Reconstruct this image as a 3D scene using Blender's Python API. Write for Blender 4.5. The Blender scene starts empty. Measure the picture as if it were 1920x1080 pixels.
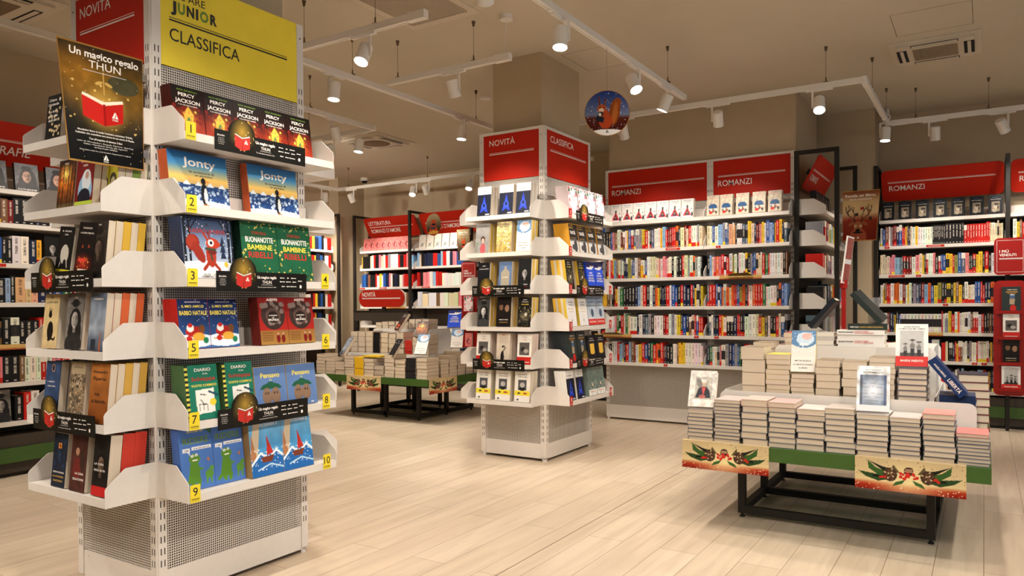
import bpy, math, random
import numpy as np
from mathutils import Vector, Matrix

SC = bpy.context.scene
COL = SC.collection
R = math.radians

# ---------------------------------------------------------------- camera, world, exposure
cam_d = bpy.data.cameras.new('camera')
cam = bpy.data.objects.new('camera', cam_d)
COL.objects.link(cam)
cam_d.sensor_width = 36.0
cam_d.lens = 36.0 * 1396.4 / 1920.0
cam_d.shift_y = 49.7 / 1920.0
cam_d.clip_start = 0.05
_y, _p, _r = R(32.38), R(-0.775), R(-0.385)
_f = Vector((-math.sin(_y) * math.cos(_p), math.cos(_y) * math.cos(_p), math.sin(_p)))
_x = Vector((math.cos(_y), math.sin(_y), 0.0))
_u = _x.cross(_f)
_x2 = math.cos(_r) * _x + math.sin(_r) * _u
_u2 = _x2.cross(_f)
cam.matrix_world = Matrix(((_x2.x, _u2.x, -_f.x, 0.0), (_x2.y, _u2.y, -_f.y, 0.0), (_x2.z, _u2.z, -_f.z, 1.25), (0, 0, 0, 1)))
SC.camera = cam

world = bpy.data.worlds.new('world')
SC.world = world
world.use_nodes = True
world.node_tree.nodes['Background'].inputs[0].default_value = (0.72, 0.86, 1.0, 1)
world.node_tree.nodes['Background'].inputs[1].default_value = 1.6
SC.view_settings.view_transform = 'Standard'
SC.view_settings.look = 'None'
SC.view_settings.gamma = 1.0
SC.view_settings.use_curve_mapping = False
SC.view_settings.exposure = EXPOSURE = 0.0
LAMP_W = 76.0
LAMP_COLOR = (1.0, 0.915, 0.81)

# ---------------------------------------------------------------- materials
def lin(c):
    c = np.asarray(c, dtype=np.float64) / 255.0
    return np.where(c <= 0.04045, c / 12.92, ((c + 0.055) / 1.055) ** 2.4)

MATS = {}
def mat(name, col=(200, 200, 200), rough=0.5, metal=0.0, emit=0.0, noise=0.0, scale=40.0, spec=0.5, bump=0.0):
    if name in MATS:
        return MATS[name]
    m = bpy.data.materials.new(name)
    m.use_nodes = True
    nt = m.node_tree
    b = nt.nodes['Principled BSDF']
    c = lin(col)
    b.inputs['Base Color'].default_value = (*c, 1)
    b.inputs['Roughness'].default_value = rough
    b.inputs['Metallic'].default_value = metal
    b.inputs['Specular IOR Level'].default_value = spec
    if emit:
        b.inputs['Emission Color'].default_value = (1.0, 0.93, 0.82, 1)
        b.inputs['Emission Strength'].default_value = emit
    if noise or bump:
        tc = nt.nodes.new('ShaderNodeTexCoord')
        n = nt.nodes.new('ShaderNodeTexNoise')
        n.inputs['Scale'].default_value = scale
        n.inputs['Detail'].default_value = 4
        nt.links.new(tc.outputs['Object'], n.inputs['Vector'])
        if noise:
            r = nt.nodes.new('ShaderNodeValToRGB')
            r.color_ramp.elements[0].position = 0.3
            r.color_ramp.elements[1].position = 0.7
            r.color_ramp.elements[0].color = (*(c * (1 - noise)), 1)
            r.color_ramp.elements[1].color = (*np.minimum(c * (1 + noise), 1), 1)
            nt.links.new(n.outputs['Fac'], r.inputs['Fac'])
            nt.links.new(r.outputs['Color'], b.inputs['Base Color'])
        if bump:
            bp = nt.nodes.new('ShaderNodeBump')
            bp.inputs['Strength'].default_value = bump
            bp.inputs['Distance'].default_value = 0.002
            nt.links.new(n.outputs['Fac'], bp.inputs['Height'])
            nt.links.new(bp.outputs['Normal'], b.inputs['Normal'])
    MATS[name] = m
    return m

def N(nt, kind, **kw):
    n = nt.nodes.new(kind)
    for k, v in kw.items():
        setattr(n, k, v)
    return n

def mth(nt, op, a, b=None):
    n = nt.nodes.new('ShaderNodeMath')
    n.operation = op
    for i, v in enumerate((a, b)):
        if v is None:
            continue
        if isinstance(v, (int, float)):
            n.inputs[i].default_value = v
        else:
            nt.links.new(v, n.inputs[i])
    return n.outputs[0]

WHITE = mat('white_powder_coat', (222, 214, 205), 0.42, noise=0.02, scale=30)
PANELW = mat('white_card', (226, 220, 212), 0.5, noise=0.015, scale=20)
HOLE = mat('slot_shadow_black', (14, 12, 10), 0.9, noise=0.1)
RED = mat('red_sign_vinyl', (188, 34, 13), 0.5, spec=0.18, noise=0.03, scale=12)
REDG = mat('glossy_red_lacquer', (150, 13, 7), 0.3, noise=0.03, scale=12)
YEL = mat('yellow_sign_vinyl', (244, 218, 66), 0.5, spec=0.2, noise=0.03, scale=12)
TAGY = mat('yellow_tag', (240, 214, 40), 0.4, noise=0.02)
INKW = mat('white_ink', (240, 232, 222), 0.5, noise=0.01)
INKK = mat('black_ink', (26, 22, 18), 0.5, noise=0.05)
INKG = mat('green_ink', (108, 140, 44), 0.5, noise=0.02)
INKR = mat('red_ink', (190, 34, 24), 0.5, noise=0.02)
INKY = mat('yellow_ink', (236, 214, 70), 0.5, noise=0.02)
INKGOLD = mat('gold_ink', (200, 160, 80), 0.4, noise=0.05)
INKB = mat('blue_ink', (60, 90, 150), 0.5, noise=0.02)
DARK = mat('dark_bronze_metal', (33, 29, 24), 0.5, spec=0.3, noise=0.08, scale=25)
HOLE_SHADE = mat('brown_hole_shade', (66, 52, 40), 0.8, noise=0.05, scale=20)  # dark brown that stands in for the shade inside the perforations
DARKB = mat('dark_brown_panel', (62, 52, 42), 0.7, noise=0.06, scale=25)
GREEN = mat('green_lacquer', (58, 92, 30), 0.45, noise=0.03, scale=20)
PAGES = mat('page_edges', (214, 197, 172), 0.85)
CHROME = mat('chrome', (200, 200, 200), 0.2, 1.0)
CARDK = mat('black_card', (20, 18, 14), 0.4, spec=0.25, noise=0.08)
GOLDE = mat('gold_foil_edge', (176, 128, 60), 0.3, 0.6, noise=0.1)
LAMPW = mat('lamp_white', (228, 222, 212), 0.45, noise=0.01)
LENS = mat('lamp_lens', (255, 250, 240), 0.3, emit=26.0)
WALLM = mat('taupe_wall_paint', (184, 164, 134), 0.85, noise=0.02, scale=6, bump=0.05)
CEILM = mat('taupe_ceiling_paint', (198, 186, 164), 0.9, noise=0.015, scale=5, bump=0.04)
CEILP = mat('ceiling_fitting_paint', (204, 192, 172), 0.6, noise=0.015, scale=10)
ACRY = mat('clear_acrylic', (225, 225, 225), 0.08, noise=0.01)
_b = ACRY.node_tree.nodes['Principled BSDF']
_b.inputs['Transmission Weight'].default_value = 0.85
_b.inputs['IOR'].default_value = 1.2

# page block: fine lines of paper
_nt = PAGES.node_tree
_b = _nt.nodes['Principled BSDF']
_tc = N(_nt, 'ShaderNodeTexCoord')
_mp = N(_nt, 'ShaderNodeMapping')
_mp.inputs['Scale'].default_value = (3, 900, 3)
_nz = N(_nt, 'ShaderNodeTexNoise')
_nz.inputs['Scale'].default_value = 1.0
_rp = N(_nt, 'ShaderNodeValToRGB')
_rp.color_ramp.elements[0].color = (*lin((186, 166, 140)), 1)
_rp.color_ramp.elements[1].color = (*lin((232, 218, 196)), 1)
_nt.links.new(_tc.outputs['Object'], _mp.inputs['Vector'])
_nt.links.new(_mp.outputs['Vector'], _nz.inputs['Vector'])
_nt.links.new(_nz.outputs['Fac'], _rp.inputs['Fac'])
_nt.links.new(_rp.outputs['Color'], _b.inputs['Base Color'])

# cover boards take the book's own colour
COVER = mat('book_cover_board', (200, 200, 200), 0.4, spec=0.22)
_nt = COVER.node_tree
_oi = N(_nt, 'ShaderNodeObjectInfo')
_nt.links.new(_oi.outputs['Color'], _nt.nodes['Principled BSDF'].inputs['Base Color'])

def spine_material(name, band=None, z0=0.0, z1=0.0):
    """Spine in the book's own colour, printed author and title marks, optionally a colour band."""
    m = mat(name, (200, 200, 200), 0.45, spec=0.2)
    nt = m.node_tree
    b = nt.nodes['Principled BSDF']
    oi = N(nt, 'ShaderNodeObjectInfo')
    tc = N(nt, 'ShaderNodeTexCoord')
    sp = N(nt, 'ShaderNodeSeparateXYZ')
    nt.links.new(tc.outputs['Generated'], sp.inputs[0])
    X, Y, Z = sp.outputs
    rnd = oi.outputs['Random']
    cb = N(nt, 'ShaderNodeCombineXYZ')
    nt.links.new(mth(nt, 'MULTIPLY', X, 5.0), cb.inputs[0])
    nt.links.new(mth(nt, 'MULTIPLY', rnd, 91.0), cb.inputs[1])
    nt.links.new(mth(nt, 'MULTIPLY', Z, 95.0), cb.inputs[2])
    nz = N(nt, 'ShaderNodeTexNoise')
    nz.inputs['Scale'].default_value = 1.0
    nz.inputs['Detail'].default_value = 1.0
    nt.links.new(cb.outputs[0], nz.inputs['Vector'])
    ink = mth(nt, 'GREATER_THAN', nz.outputs['Fac'], 0.47)
    inx = mth(nt, 'LESS_THAN', mth(nt, 'ABSOLUTE', mth(nt, 'SUBTRACT', X, 0.5)), 0.17)
    lo = mth(nt, 'ADD', 0.24, mth(nt, 'MULTIPLY', rnd, 0.16))
    mid = mth(nt, 'ABSOLUTE', mth(nt, 'SUBTRACT', Z, mth(nt, 'ADD', lo, 0.34)))
    gap = mth(nt, 'GREATER_THAN', mid, 0.025)
    zz = mth(nt, 'MULTIPLY', mth(nt, 'GREATER_THAN', Z, lo), mth(nt, 'LESS_THAN', Z, 0.93))
    zz = mth(nt, 'MULTIPLY', zz, gap)
    logo = mth(nt, 'LESS_THAN', mth(nt, 'ABSOLUTE', mth(nt, 'SUBTRACT', Z, 0.07)), 0.018)
    msk = mth(nt, 'MULTIPLY', mth(nt, 'MULTIPLY', mth(nt, 'MAXIMUM', mth(nt, 'MULTIPLY', zz, ink), logo), inx), mth(nt, 'LESS_THAN', Y, 0.02))
    bw = N(nt, 'ShaderNodeRGBToBW')
    nt.links.new(oi.outputs['Color'], bw.inputs[0])
    dark = mth(nt, 'LESS_THAN', bw.outputs[0], 0.22)
    inkc = N(nt, 'ShaderNodeMix', data_type='RGBA')
    inkc.inputs[6].default_value = (*lin((70, 55, 50)), 1)
    inkc.inputs[7].default_value = (*lin((225, 215, 200)), 1)
    nt.links.new(dark, inkc.inputs[0])
    base = oi.outputs['Color']
    if band is not None:
        bm = N(nt, 'ShaderNodeMix', data_type='RGBA')
        nt.links.new(mth(nt, 'MULTIPLY', mth(nt, 'GREATER_THAN', Z, z0), mth(nt, 'LESS_THAN', Z, z1)), bm.inputs[0])
        nt.links.new(base, bm.inputs[6])
        bm.inputs[7].default_value = (*lin(band), 1)
        base = bm.outputs[2]
    out = N(nt, 'ShaderNodeMix', data_type='RGBA')
    nt.links.new(mth(nt, 'MULTIPLY', msk, 0.85), out.inputs[0])
    nt.links.new(base, out.inputs[6])
    nt.links.new(inkc.outputs[2], out.inputs[7])
    nt.links.new(out.outputs[2], b.inputs['Base Color'])
    return m

SPINES = [spine_material('spine_plain'), spine_material('spine_red_foot', (205, 40, 28), 0.0, 0.2), spine_material('spine_yellow_foot', (236, 206, 50), 0.0, 0.15),
          spine_material('spine_white_head', (230, 222, 210), 0.72, 1.0), spine_material('spine_dark_middle', (40, 38, 40), 0.3, 0.72)]

# printed artwork reads the colour attribute
PRINT = mat('printed_artwork', (200, 200, 200), 0.38, spec=0.22)
_nt = PRINT.node_tree
_at = N(_nt, 'ShaderNodeAttribute')
_at.attribute_name = 'Col'
_nt.links.new(_at.outputs['Color'], _nt.nodes['Principled BSDF'].inputs['Base Color'])
GLOSSPRINT = PRINT.copy()
GLOSSPRINT.name = 'glossy_printed_artwork'
GLOSSPRINT.node_tree.nodes['Principled BSDF'].inputs['Roughness'].default_value = 0.16

def perforated(name, pitch=0.0105, hole=0.0068):
    m = mat(name, (214, 205, 194), 0.45)
    nt = m.node_tree
    b = nt.nodes['Principled BSDF']
    tc = N(nt, 'ShaderNodeTexCoord')
    sp = N(nt, 'ShaderNodeSeparateXYZ')
    nt.links.new(tc.outputs['UV'], sp.inputs[0])
    f = []
    for i in (0, 1):
        q = mth(nt, 'FRACT', mth(nt, 'DIVIDE', sp.outputs[i], pitch))
        f.append(mth(nt, 'LESS_THAN', mth(nt, 'ABSOLUTE', mth(nt, 'SUBTRACT', q, 0.5)), hole / pitch / 2))
    h = mth(nt, 'MULTIPLY', f[0], f[1])
    tr = N(nt, 'ShaderNodeBsdfTransparent')
    mx = N(nt, 'ShaderNodeMixShader')
    out = nt.nodes['Material Output']
    nt.links.new(h, mx.inputs[0])
    nt.links.new(b.outputs[0], mx.inputs[1])
    nt.links.new(tr.outputs[0], mx.inputs[2])
    nt.links.new(mx.outputs[0], out.inputs['Surface'])
    return m
PERF = perforated('perforated_steel')

def floor_material():
    m = mat('oak_look_floor_tile', (220, 200, 170), 0.33)
    nt = m.node_tree
    b = nt.nodes['Principled BSDF']
    tc = N(nt, 'ShaderNodeTexCoord')
    mp = N(nt, 'ShaderNodeMapping')
    mp.inputs['Rotation'].default_value = (0, 0, R(90))
    br = N(nt, 'ShaderNodeTexBrick')
    br.offset = 0.37
    br.inputs['Scale'].default_value = 1.0
    br.inputs['Brick Width'].default_value = 1.2
    br.inputs['Row Height'].default_value = 0.2
    br.inputs['Mortar Size'].default_value = 0.0016
    br.inputs['Mortar Smooth'].default_value = 0.2
    br.inputs['Color1'].default_value = (*lin((221, 202, 178)), 1)
    br.inputs['Color2'].default_value = (*lin((211, 191, 166)), 1)
    br.inputs['Mortar'].default_value = (*lin((140, 116, 92)), 1)
    nt.links.new(tc.outputs['Object'], mp.inputs['Vector'])
    nt.links.new(mp.outputs[0], br.inputs['Vector'])
    m2 = N(nt, 'ShaderNodeMapping')
    m2.inputs['Scale'].default_value = (16, 1.3, 1)
    nz = N(nt, 'ShaderNodeTexNoise')
    nz.inputs['Scale'].default_value = 1.2
    nz.inputs['Detail'].default_value = 6
    nz.inputs['Distortion'].default_value = 0.6
    nt.links.new(tc.outputs['Object'], m2.inputs['Vector'])
    nt.links.new(m2.outputs[0], nz.inputs['Vector'])
    rp = N(nt, 'ShaderNodeValToRGB')
    rp.color_ramp.elements[0].position = 0.32
    rp.color_ramp.elements[1].position = 0.68
    rp.color_ramp.elements[0].color = (0.88, 0.86, 0.84, 1)
    rp.color_ramp.elements[1].color = (1.05, 1.05, 1.04, 1)
    nt.links.new(nz.outputs['Fac'], rp.inputs['Fac'])
    mx = N(nt, 'ShaderNodeMix', data_type='RGBA', blend_type='MULTIPLY')
    mx.inputs[0].default_value = 1.0
    nt.links.new(br.outputs['Color'], mx.inputs[6])
    nt.links.new(rp.outputs['Color'], mx.inputs[7])
    nt.links.new(mx.outputs[2], b.inputs['Base Color'])
    bp = N(nt, 'ShaderNodeBump')
    bp.inputs['Strength'].default_value = 0.12
    bp.inputs['Distance'].default_value = 0.001
    nt.links.new(nz.outputs['Fac'], bp.inputs['Height'])
    nt.links.new(bp.outputs[0], b.inputs['Normal'])
    return m
FLOORM = floor_material()

# ---------------------------------------------------------------- mesh helpers
class MB:
    """Collects boxes, prisms, cylinders and outlines in one mesh; T is applied to every vertex."""
    def __init__(s, T=None):
        s.v, s.f, s.m, s.sm, s.T = [], [], [], [], T
        s.uv = None
    def add(s, vs, fs, m=0, smooth=False, T=None):
        o = len(s.v)
        for p in vs:
            p = Vector(p)
            if T is not None:
                p = T @ p
            if s.T is not None:
                p = s.T @ p
            s.v.append(p)
        for f in fs:
            s.f.append([i + o for i in f])
            s.m.append(m)
            s.sm.append(smooth)
    def box(s, x0, x1, y0, y1, z0, z1, m=0, T=None):
        s.add([(x0, y0, z0), (x1, y0, z0), (x1, y1, z0), (x0, y1, z0), (x0, y0, z1), (x1, y0, z1), (x1, y1, z1), (x0, y1, z1)],
              [(3, 2, 1, 0), (4, 5, 6, 7), (0, 1, 5, 4), (1, 2, 6, 5), (2, 3, 7, 6), (3, 0, 4, 7)], m, False, T)
        return s
    def prism(s, pts, d0, d1, axis='y', m=0, T=None):
        """Outline pts swept along an axis: 'y' takes (x,z), 'x' takes (y,z), 'z' takes (x,y)."""
        mk = {'y': lambda a, b, d: (a, d, b), 'x': lambda a, b, d: (d, a, b), 'z': lambda a, b, d: (a, b, d)}[axis]
        n = len(pts)
        s.add([mk(a, b, d0) for a, b in pts] + [mk(a, b, d1) for a, b in pts],
              [list(range(n)), list(range(2 * n - 1, n - 1, -1))] + [[i, i + n, (i + 1) % n + n, (i + 1) % n] for i in range(n)], m, False, T)
        return s
    def cyl(s, p0, p1, r0, r1=None, n=16, m=0, caps=True, T=None):
        r1 = r0 if r1 is None else r1
        p0, p1 = Vector(p0), Vector(p1)
        ax = (p1 - p0).normalized()
        a = ax.orthogonal().normalized()
        b = ax.cross(a)
        vs = [p0 + r0 * (math.cos(t) * a + math.sin(t) * b) for t in [2 * math.pi * i / n for i in range(n)]]
        vs += [p1 + r1 * (math.cos(t) * a + math.sin(t) * b) for t in [2 * math.pi * i / n for i in range(n)]]
        s.add(vs, [[i, (i + 1) % n, (i + 1) % n + n, i + n] for i in range(n)], m, True, T)
        if caps:
            s.add(vs, [list(range(n - 1, -1, -1)), list(range(n, 2 * n))], m, False, T)
        return s
    def mesh(s, name, mats):
        me = bpy.data.meshes.new(name)
        me.from_pydata([tuple(p) for p in s.v], [], s.f)
        for m in (mats if isinstance(mats, (list, tuple)) else [mats]):
            me.materials.append(m)
        me.polygons.foreach_set('material_index', s.m)
        me.polygons.foreach_set('use_smooth', s.sm)
        if s.uv:
            ul = me.uv_layers.new(name='UVMap')
            for p in me.polygons:
                for li in p.loop_indices:
                    c = me.vertices[me.loops[li].vertex_index].co
                    ul.data[li].uv = s.uv(c)
        me.update()
        return me

def link(name, data, parent=None, M=None):
    o = bpy.data.objects.new(name, data)
    COL.objects.link(o)
    if parent is not None:
        o.parent = parent
    if M is not None:
        o.matrix_world = M
    return o

def obj(name, mb, mats, parent=None, M=None):
    return link(name, mb.mesh(name, mats), parent, M)

def tag(o, label, cat, group=None, kind=None):
    o['label'] = label
    o['category'] = cat
    if group:
        o['group'] = group
    if kind:
        o['kind'] = kind
    return o

def empty(name, loc, label, cat, group=None, rz=0.0):
    o = bpy.data.objects.new(name, None)
    o.empty_display_size = 0.1
    COL.objects.link(o)
    o.location = loc
    o.rotation_euler = (0, 0, rz)
    return tag(o, label, cat, group)

def struct(name, mb, m):
    o = obj(name, mb, m)
    o['kind'] = 'structure'
    return o

def dup(o, M):
    c = o.copy()
    COL.objects.link(c)
    c.matrix_world = M
    for ch in o.children:
        d = ch.copy()
        COL.objects.link(d)
        d.parent = c
        for g in ch.children:
            e = g.copy()
            COL.objects.link(e)
            e.parent = d
    return c

ONES = 'first second third fourth fifth sixth seventh eighth ninth tenth eleventh twelfth thirteenth fourteenth fifteenth sixteenth seventeenth eighteenth nineteenth'.split()
TENS = {2: ('twenty', 'twentieth'), 3: ('thirty', 'thirtieth'), 4: ('forty', 'fortieth'), 5: ('fifty', 'fiftieth'), 6: ('sixty', 'sixtieth'), 7: ('seventy', 'seventieth')}
def nth(i):
    """0 -> first"""
    i += 1
    if i < 20:
        return ONES[i - 1]
    t, u = divmod(i, 10)
    return TENS[t][1] if u == 0 else TENS[t][0] + '-' + ONES[u - 1]

# ---------------------------------------------------------------- lettering
_TC = {}
def glyphs(body, bold=0.0):
    k = (body, bold)
    if k not in _TC:
        cu = bpy.data.curves.new('lettering', 'FONT')
        cu.body = body
        cu.size = 1.0
        cu.offset = bold
        cu.resolution_u = 3
        ob = bpy.data.objects.new('lettering', cu)
        me = bpy.data.meshes.new_from_object(ob)
        vs = [(v.co.x, v.co.y) for v in me.vertices]
        fs = [list(p.vertices) for p in me.polygons]
        bpy.data.objects.remove(ob)
        bpy.data.meshes.remove(me)
        bpy.data.curves.remove(cu)
        _TC[k] = (vs, fs)
    return _TC[k]
_cap = max(v[1] for v in glyphs('H')[0])

def put_text(mb, body, x, z, h, w=None, m=0, y=0.0, align='L', bold=0.0, T=None, shear=0.0):
    """Flat letters in the XZ plane facing -Y; h cap height, w total width."""
    vs, fs = glyphs(body, bold)
    if not vs:
        return
    x0, x1 = min(v[0] for v in vs), max(v[0] for v in vs)
    sy = h / _cap
    sx = (w / (x1 - x0)) if w else sy
    W = (x1 - x0) * sx
    ox = x - {'L': 0, 'C': W / 2, 'R': W}[align]
    mb.add([(ox + (a - x0) * sx + shear * b * sy, y, z + b * sy) for a, b in vs], fs, m, False, T)

def ellipse(cx, cz, rx, rz, n=20, a0=0.0, a1=2 * math.pi, rot=0.0):
    out = []
    full = abs(a1 - a0 - 2 * math.pi) < 1e-6
    for i in range(n if full else n + 1):
        t = a0 + (a1 - a0) * i / n
        a, b = rx * math.cos(t), rz * math.sin(t)
        out.append((cx + a * math.cos(rot) - b * math.sin(rot), cz + a * math.sin(rot) + b * math.cos(rot)))
    return out

def flat(mb, pts, y, m=0, T=None):
    mb.add([(a, y, b) for a, b in pts], [list(range(len(pts)))], m, False, T)

def store_logo(mb, cx, z, h, m, y, T=None, word=True):
    """The white peaked A over the word STORE."""
    w = h * 1.05
    flat(mb, [(cx - w / 2, z), (cx - w * .12, z), (cx + w * .05, z + h * .5), (cx, z + h), (cx - w * .08, z + h)], y, m, T)
    flat(mb, [(cx - w * .02, z), (cx + w / 2, z), (cx + w * .1, z + h * .95), (cx + w * .04, z + h), (cx + w * .18, z + h * .42)], y, m, T)
    if word:
        put_text(mb, 'STORE', cx, z - h * .42, h * .28, w * .9, m, y, 'C', .02, T)

def rounded(x0, x1, z0, z1, r, n=5):
    o = []
    for cx, cz, a in ((x1 - r, z0 + r, -90), (x1 - r, z1 - r, 0), (x0 + r, z1 - r, 90), (x0 + r, z0 + r, 180)):
        o += [(cx + r * math.cos(R(a + 90 * i / n)), cz + r * math.sin(R(a + 90 * i / n))) for i in range(n + 1)]
    return o

# ---------------------------------------------------------------- painted print
class Cv:
    """A small painter for printed artwork: u to the right, v up, both 0..1; radii in widths."""
    def __init__(s, w, h, cell, bg=(255, 255, 255), seed=1):
        s.w, s.h = w, h
        s.nx, s.ny = max(4, int(w / cell)), max(4, int(h / cell))
        s.U, s.V = np.meshgrid(np.linspace(0, 1, s.nx + 1), np.linspace(0, 1, s.ny + 1))
        s.k = h / w
        s.a = np.empty(s.U.shape + (3,))
        s.a[:] = bg
        s.r = np.random.RandomState(seed)
    def mix(s, msk, c, a=1.0):
        t = (np.asarray(msk, float) * a)[..., None]
        s.a = s.a * (1 - t) + np.asarray(c, float) * t
        return s
    def rect(s, u0, v0, u1, v1, c, a=1):
        return s.mix((s.U >= u0) & (s.U <= u1) & (s.V >= v0) & (s.V <= v1), c, a)
    def grad(s, v0, c0, v1, c1):
        t = np.clip((s.V - v0) / (v1 - v0), 0, 1)
        m = ((s.V >= v0) & (s.V <= v1))
        g = np.asarray(c0, float) * (1 - t[..., None]) + np.asarray(c1, float) * t[..., None]
        s.a = np.where(m[..., None], g, s.a)
        return s
    def _xy(s, cu, cv, rot):
        x, y = s.U - cu, (s.V - cv) * s.k
        c, n = math.cos(rot), math.sin(rot)
        return x * c + y * n, -x * n + y * c
    def ell(s, cu, cv, rx, ry, c, rot=0, a=1):
        x, y = s._xy(cu, cv, rot)
        return s.mix((x / rx) ** 2 + (y / ry) ** 2 <= 1, c, a)
    def glow(s, cu, cv, rx, ry, c, a=1):
        x, y = s._xy(cu, cv, 0)
        return s.mix(np.clip(1 - np.sqrt((x / rx) ** 2 + (y / ry) ** 2), 0, 1), c, a)
    def poly(s, pts, c, a=1):
        ins = np.zeros(s.U.shape, bool)
        n = len(pts)
        for i in range(n):
            (x0, y0), (x1, y1) = pts[i], pts[(i + 1) % n]
            if y0 == y1:
                continue
            cr = ((s.V >= min(y0, y1)) & (s.V < max(y0, y1)) & (s.U < (x1 - x0) * (s.V - y0) / (y1 - y0) + x0))
            ins ^= cr
        return s.mix(ins, c, a)
    def line(s, pts, th, c, a=1):
        for (x0, y0), (x1, y1) in zip(pts, pts[1:]):
            dx, dy = x1 - x0, (y1 - y0) * s.k
            t = np.clip(((s.U - x0) * dx + (s.V - y0) * s.k * dy) / (dx * dx + dy * dy + 1e-9), 0, 1)
            s.mix(np.hypot(s.U - x0 - t * dx, (s.V - y0) * s.k - t * dy) <= th, c, a)
        return s
    def dots(s, n, r0, r1, c, box=(0, 0, 1, 1)):
        for _ in range(n):
            q = s.r.rand(3)
            rr = r0 + (r1 - r0) * q[2]
            s.ell(box[0] + (box[2] - box[0]) * q[0], box[1] + (box[3] - box[1]) * q[1], rr, rr, c)
        return s
    def noise(s, amp, n=8):
        g = s.r.rand(int(n * s.k) + 3, n + 3)
        x, y = s.U * n, s.V * n * s.k
        xi, yi = x.astype(int), np.minimum(y.astype(int), g.shape[0] - 2)
        fx, fy = x - xi, y - yi
        v = (g[yi, xi] * (1 - fx) * (1 - fy) + g[yi, xi + 1] * fx * (1 - fy) + g[yi + 1, xi] * (1 - fx) * fy + g[yi + 1, xi + 1] * fx * fy)
        s.a = np.clip(s.a * (1 + amp * (v[..., None] - 0.5)), 0, 255)
        return s
    def mesh(s, name, fn=None, material=None):
        """fn maps (u, v) to a point; by default the plane x in -w/2..w/2, z in 0..h."""
        fn = fn or (lambda u, v: (u * s.w - s.w / 2, 0 * u, v * s.h))
        X, Y, Z = fn(s.U, s.V)
        co = np.stack([X, Y, Z], -1).reshape(-1, 3)
        nx, ny = s.nx + 1, s.ny + 1
        i = np.arange(s.nx * s.ny)
        a = (i // s.nx) * nx + i % s.nx
        q = np.stack([a, a + 1, a + 1 + nx, a + nx], -1)
        me = bpy.data.meshes.new(name)
        me.vertices.add(len(co))
        me.vertices.foreach_set('co', co.ravel())
        me.loops.add(q.size)
        me.loops.foreach_set('vertex_index', q.ravel())
        me.polygons.add(len(q))
        me.polygons.foreach_set('loop_start', np.arange(0, q.size, 4))
        at = me.color_attributes.new('Col', 'FLOAT_COLOR', 'POINT')
        rgba = np.ones((len(co), 4))
        rgba[:, :3] = lin(np.clip(s.a.reshape(-1, 3), 0, 255))
        at.data.foreach_set('color', rgba.ravel())
        me.materials.append(material or PRINT)
        me.update()
        me.validate()
        return me
# ---------------------------------------------------------------- the room
CZ = 3.27
struct('floor', MB().box(-9.2, 4.2, -4.2, 9.3, -0.06, 0), FLOORM)
struct('ceiling', MB().box(-9.2, 4.2, -4.2, 9.3, CZ, CZ + 0.1), CEILM)
struct('wall_back', MB().box(-9.2, 4.2, 9.05, 9.3, 0, CZ), WALLM)
struct('wall_left', MB().box(-9.2, -8.80, 3.9, 9.05, 0, CZ), WALLM)
struct('wall_left_front', MB().box(-9.2, -6.45, -4.2, 3.9, 0, CZ), WALLM)
struct('wall_right', MB().box(4.0, 4.2, -4.2, -1.0, 0, CZ).box(4.0, 4.2, 6.0, 9.05, 0, CZ).box(4.0, 4.2, -1.0, 6.0, 0, .25).box(4.0, 4.2, -1.0, 6.0, 2.95, CZ), WALLM)
# the shop window on the street side
win = MB()
for q in range(5):
    win.box(4.06, 4.12, -1.0 + q * 1.75 - (.06 if q == 4 else 0), -.94 + q * 1.75 - (.06 if q == 4 else 0), .25, 2.95)
win.box(4.06, 4.12, -1.0, 6.0, .25, .31).box(4.06, 4.12, -1.0, 6.0, 2.89, 2.95)
struct('window_1', win, DARK)
GLASS = mat('window_glass', (235, 240, 240), .05, noise=.01)
_nt = GLASS.node_tree
_tr = N(_nt, 'ShaderNodeBsdfTransparent')
_mx = N(_nt, 'ShaderNodeMixShader')
_mx.inputs[0].default_value = .06
_nt.links.new(_tr.outputs[0], _mx.inputs[1])
_nt.links.new(_nt.nodes['Principled BSDF'].outputs[0], _mx.inputs[2])
_nt.links.new(_mx.outputs[0], _nt.nodes['Material Output'].inputs['Surface'])
struct('window_1_glass', MB().box(4.085, 4.09, -1.0, 6.0, .25, 2.95), GLASS)
pl = bpy.data.lights.new('window_portal', 'AREA')
pl.shape = 'RECTANGLE'
pl.size, pl.size_y = 7.0, 2.7
pl.cycles.is_portal = True
po = link('window_portal', pl, None, Matrix.Translation((4.15, 2.5, 1.6)) @ Matrix.Rotation(R(90), 4, 'Y'))
struct('wall_front', MB().box(-6.45, 4.0, -4.2, -4.0, 0, CZ), WALLM)
struct('wall_corner_pier', MB().box(-8.80, -8.6, 8.47, 9.05, 0, CZ), WALLM)
struct('wall_partition', MB().box(-3.455, -1.515, 7.45, 8.49, 0, CZ), WALLM)
struct('wall_back_pier', MB().box(-1.7, -0.965, 8.6, 9.05, 0, CZ), WALLM)
struct('wall_pillar_center', MB().box(-3.46, -2.995, 5.185, 5.84, 0, CZ), WALLM)
struct('wall_pillar_front', MB().box(-3.47, -2.975, 1.88, 2.56, 0, CZ), WALLM)
struct('trim_floor_joint', MB().box(-1.902, -1.898, -4, 9.0, 0, 0.0006), mat('joint_brown', (96, 76, 58), 0.7, noise=0.1))

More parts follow.
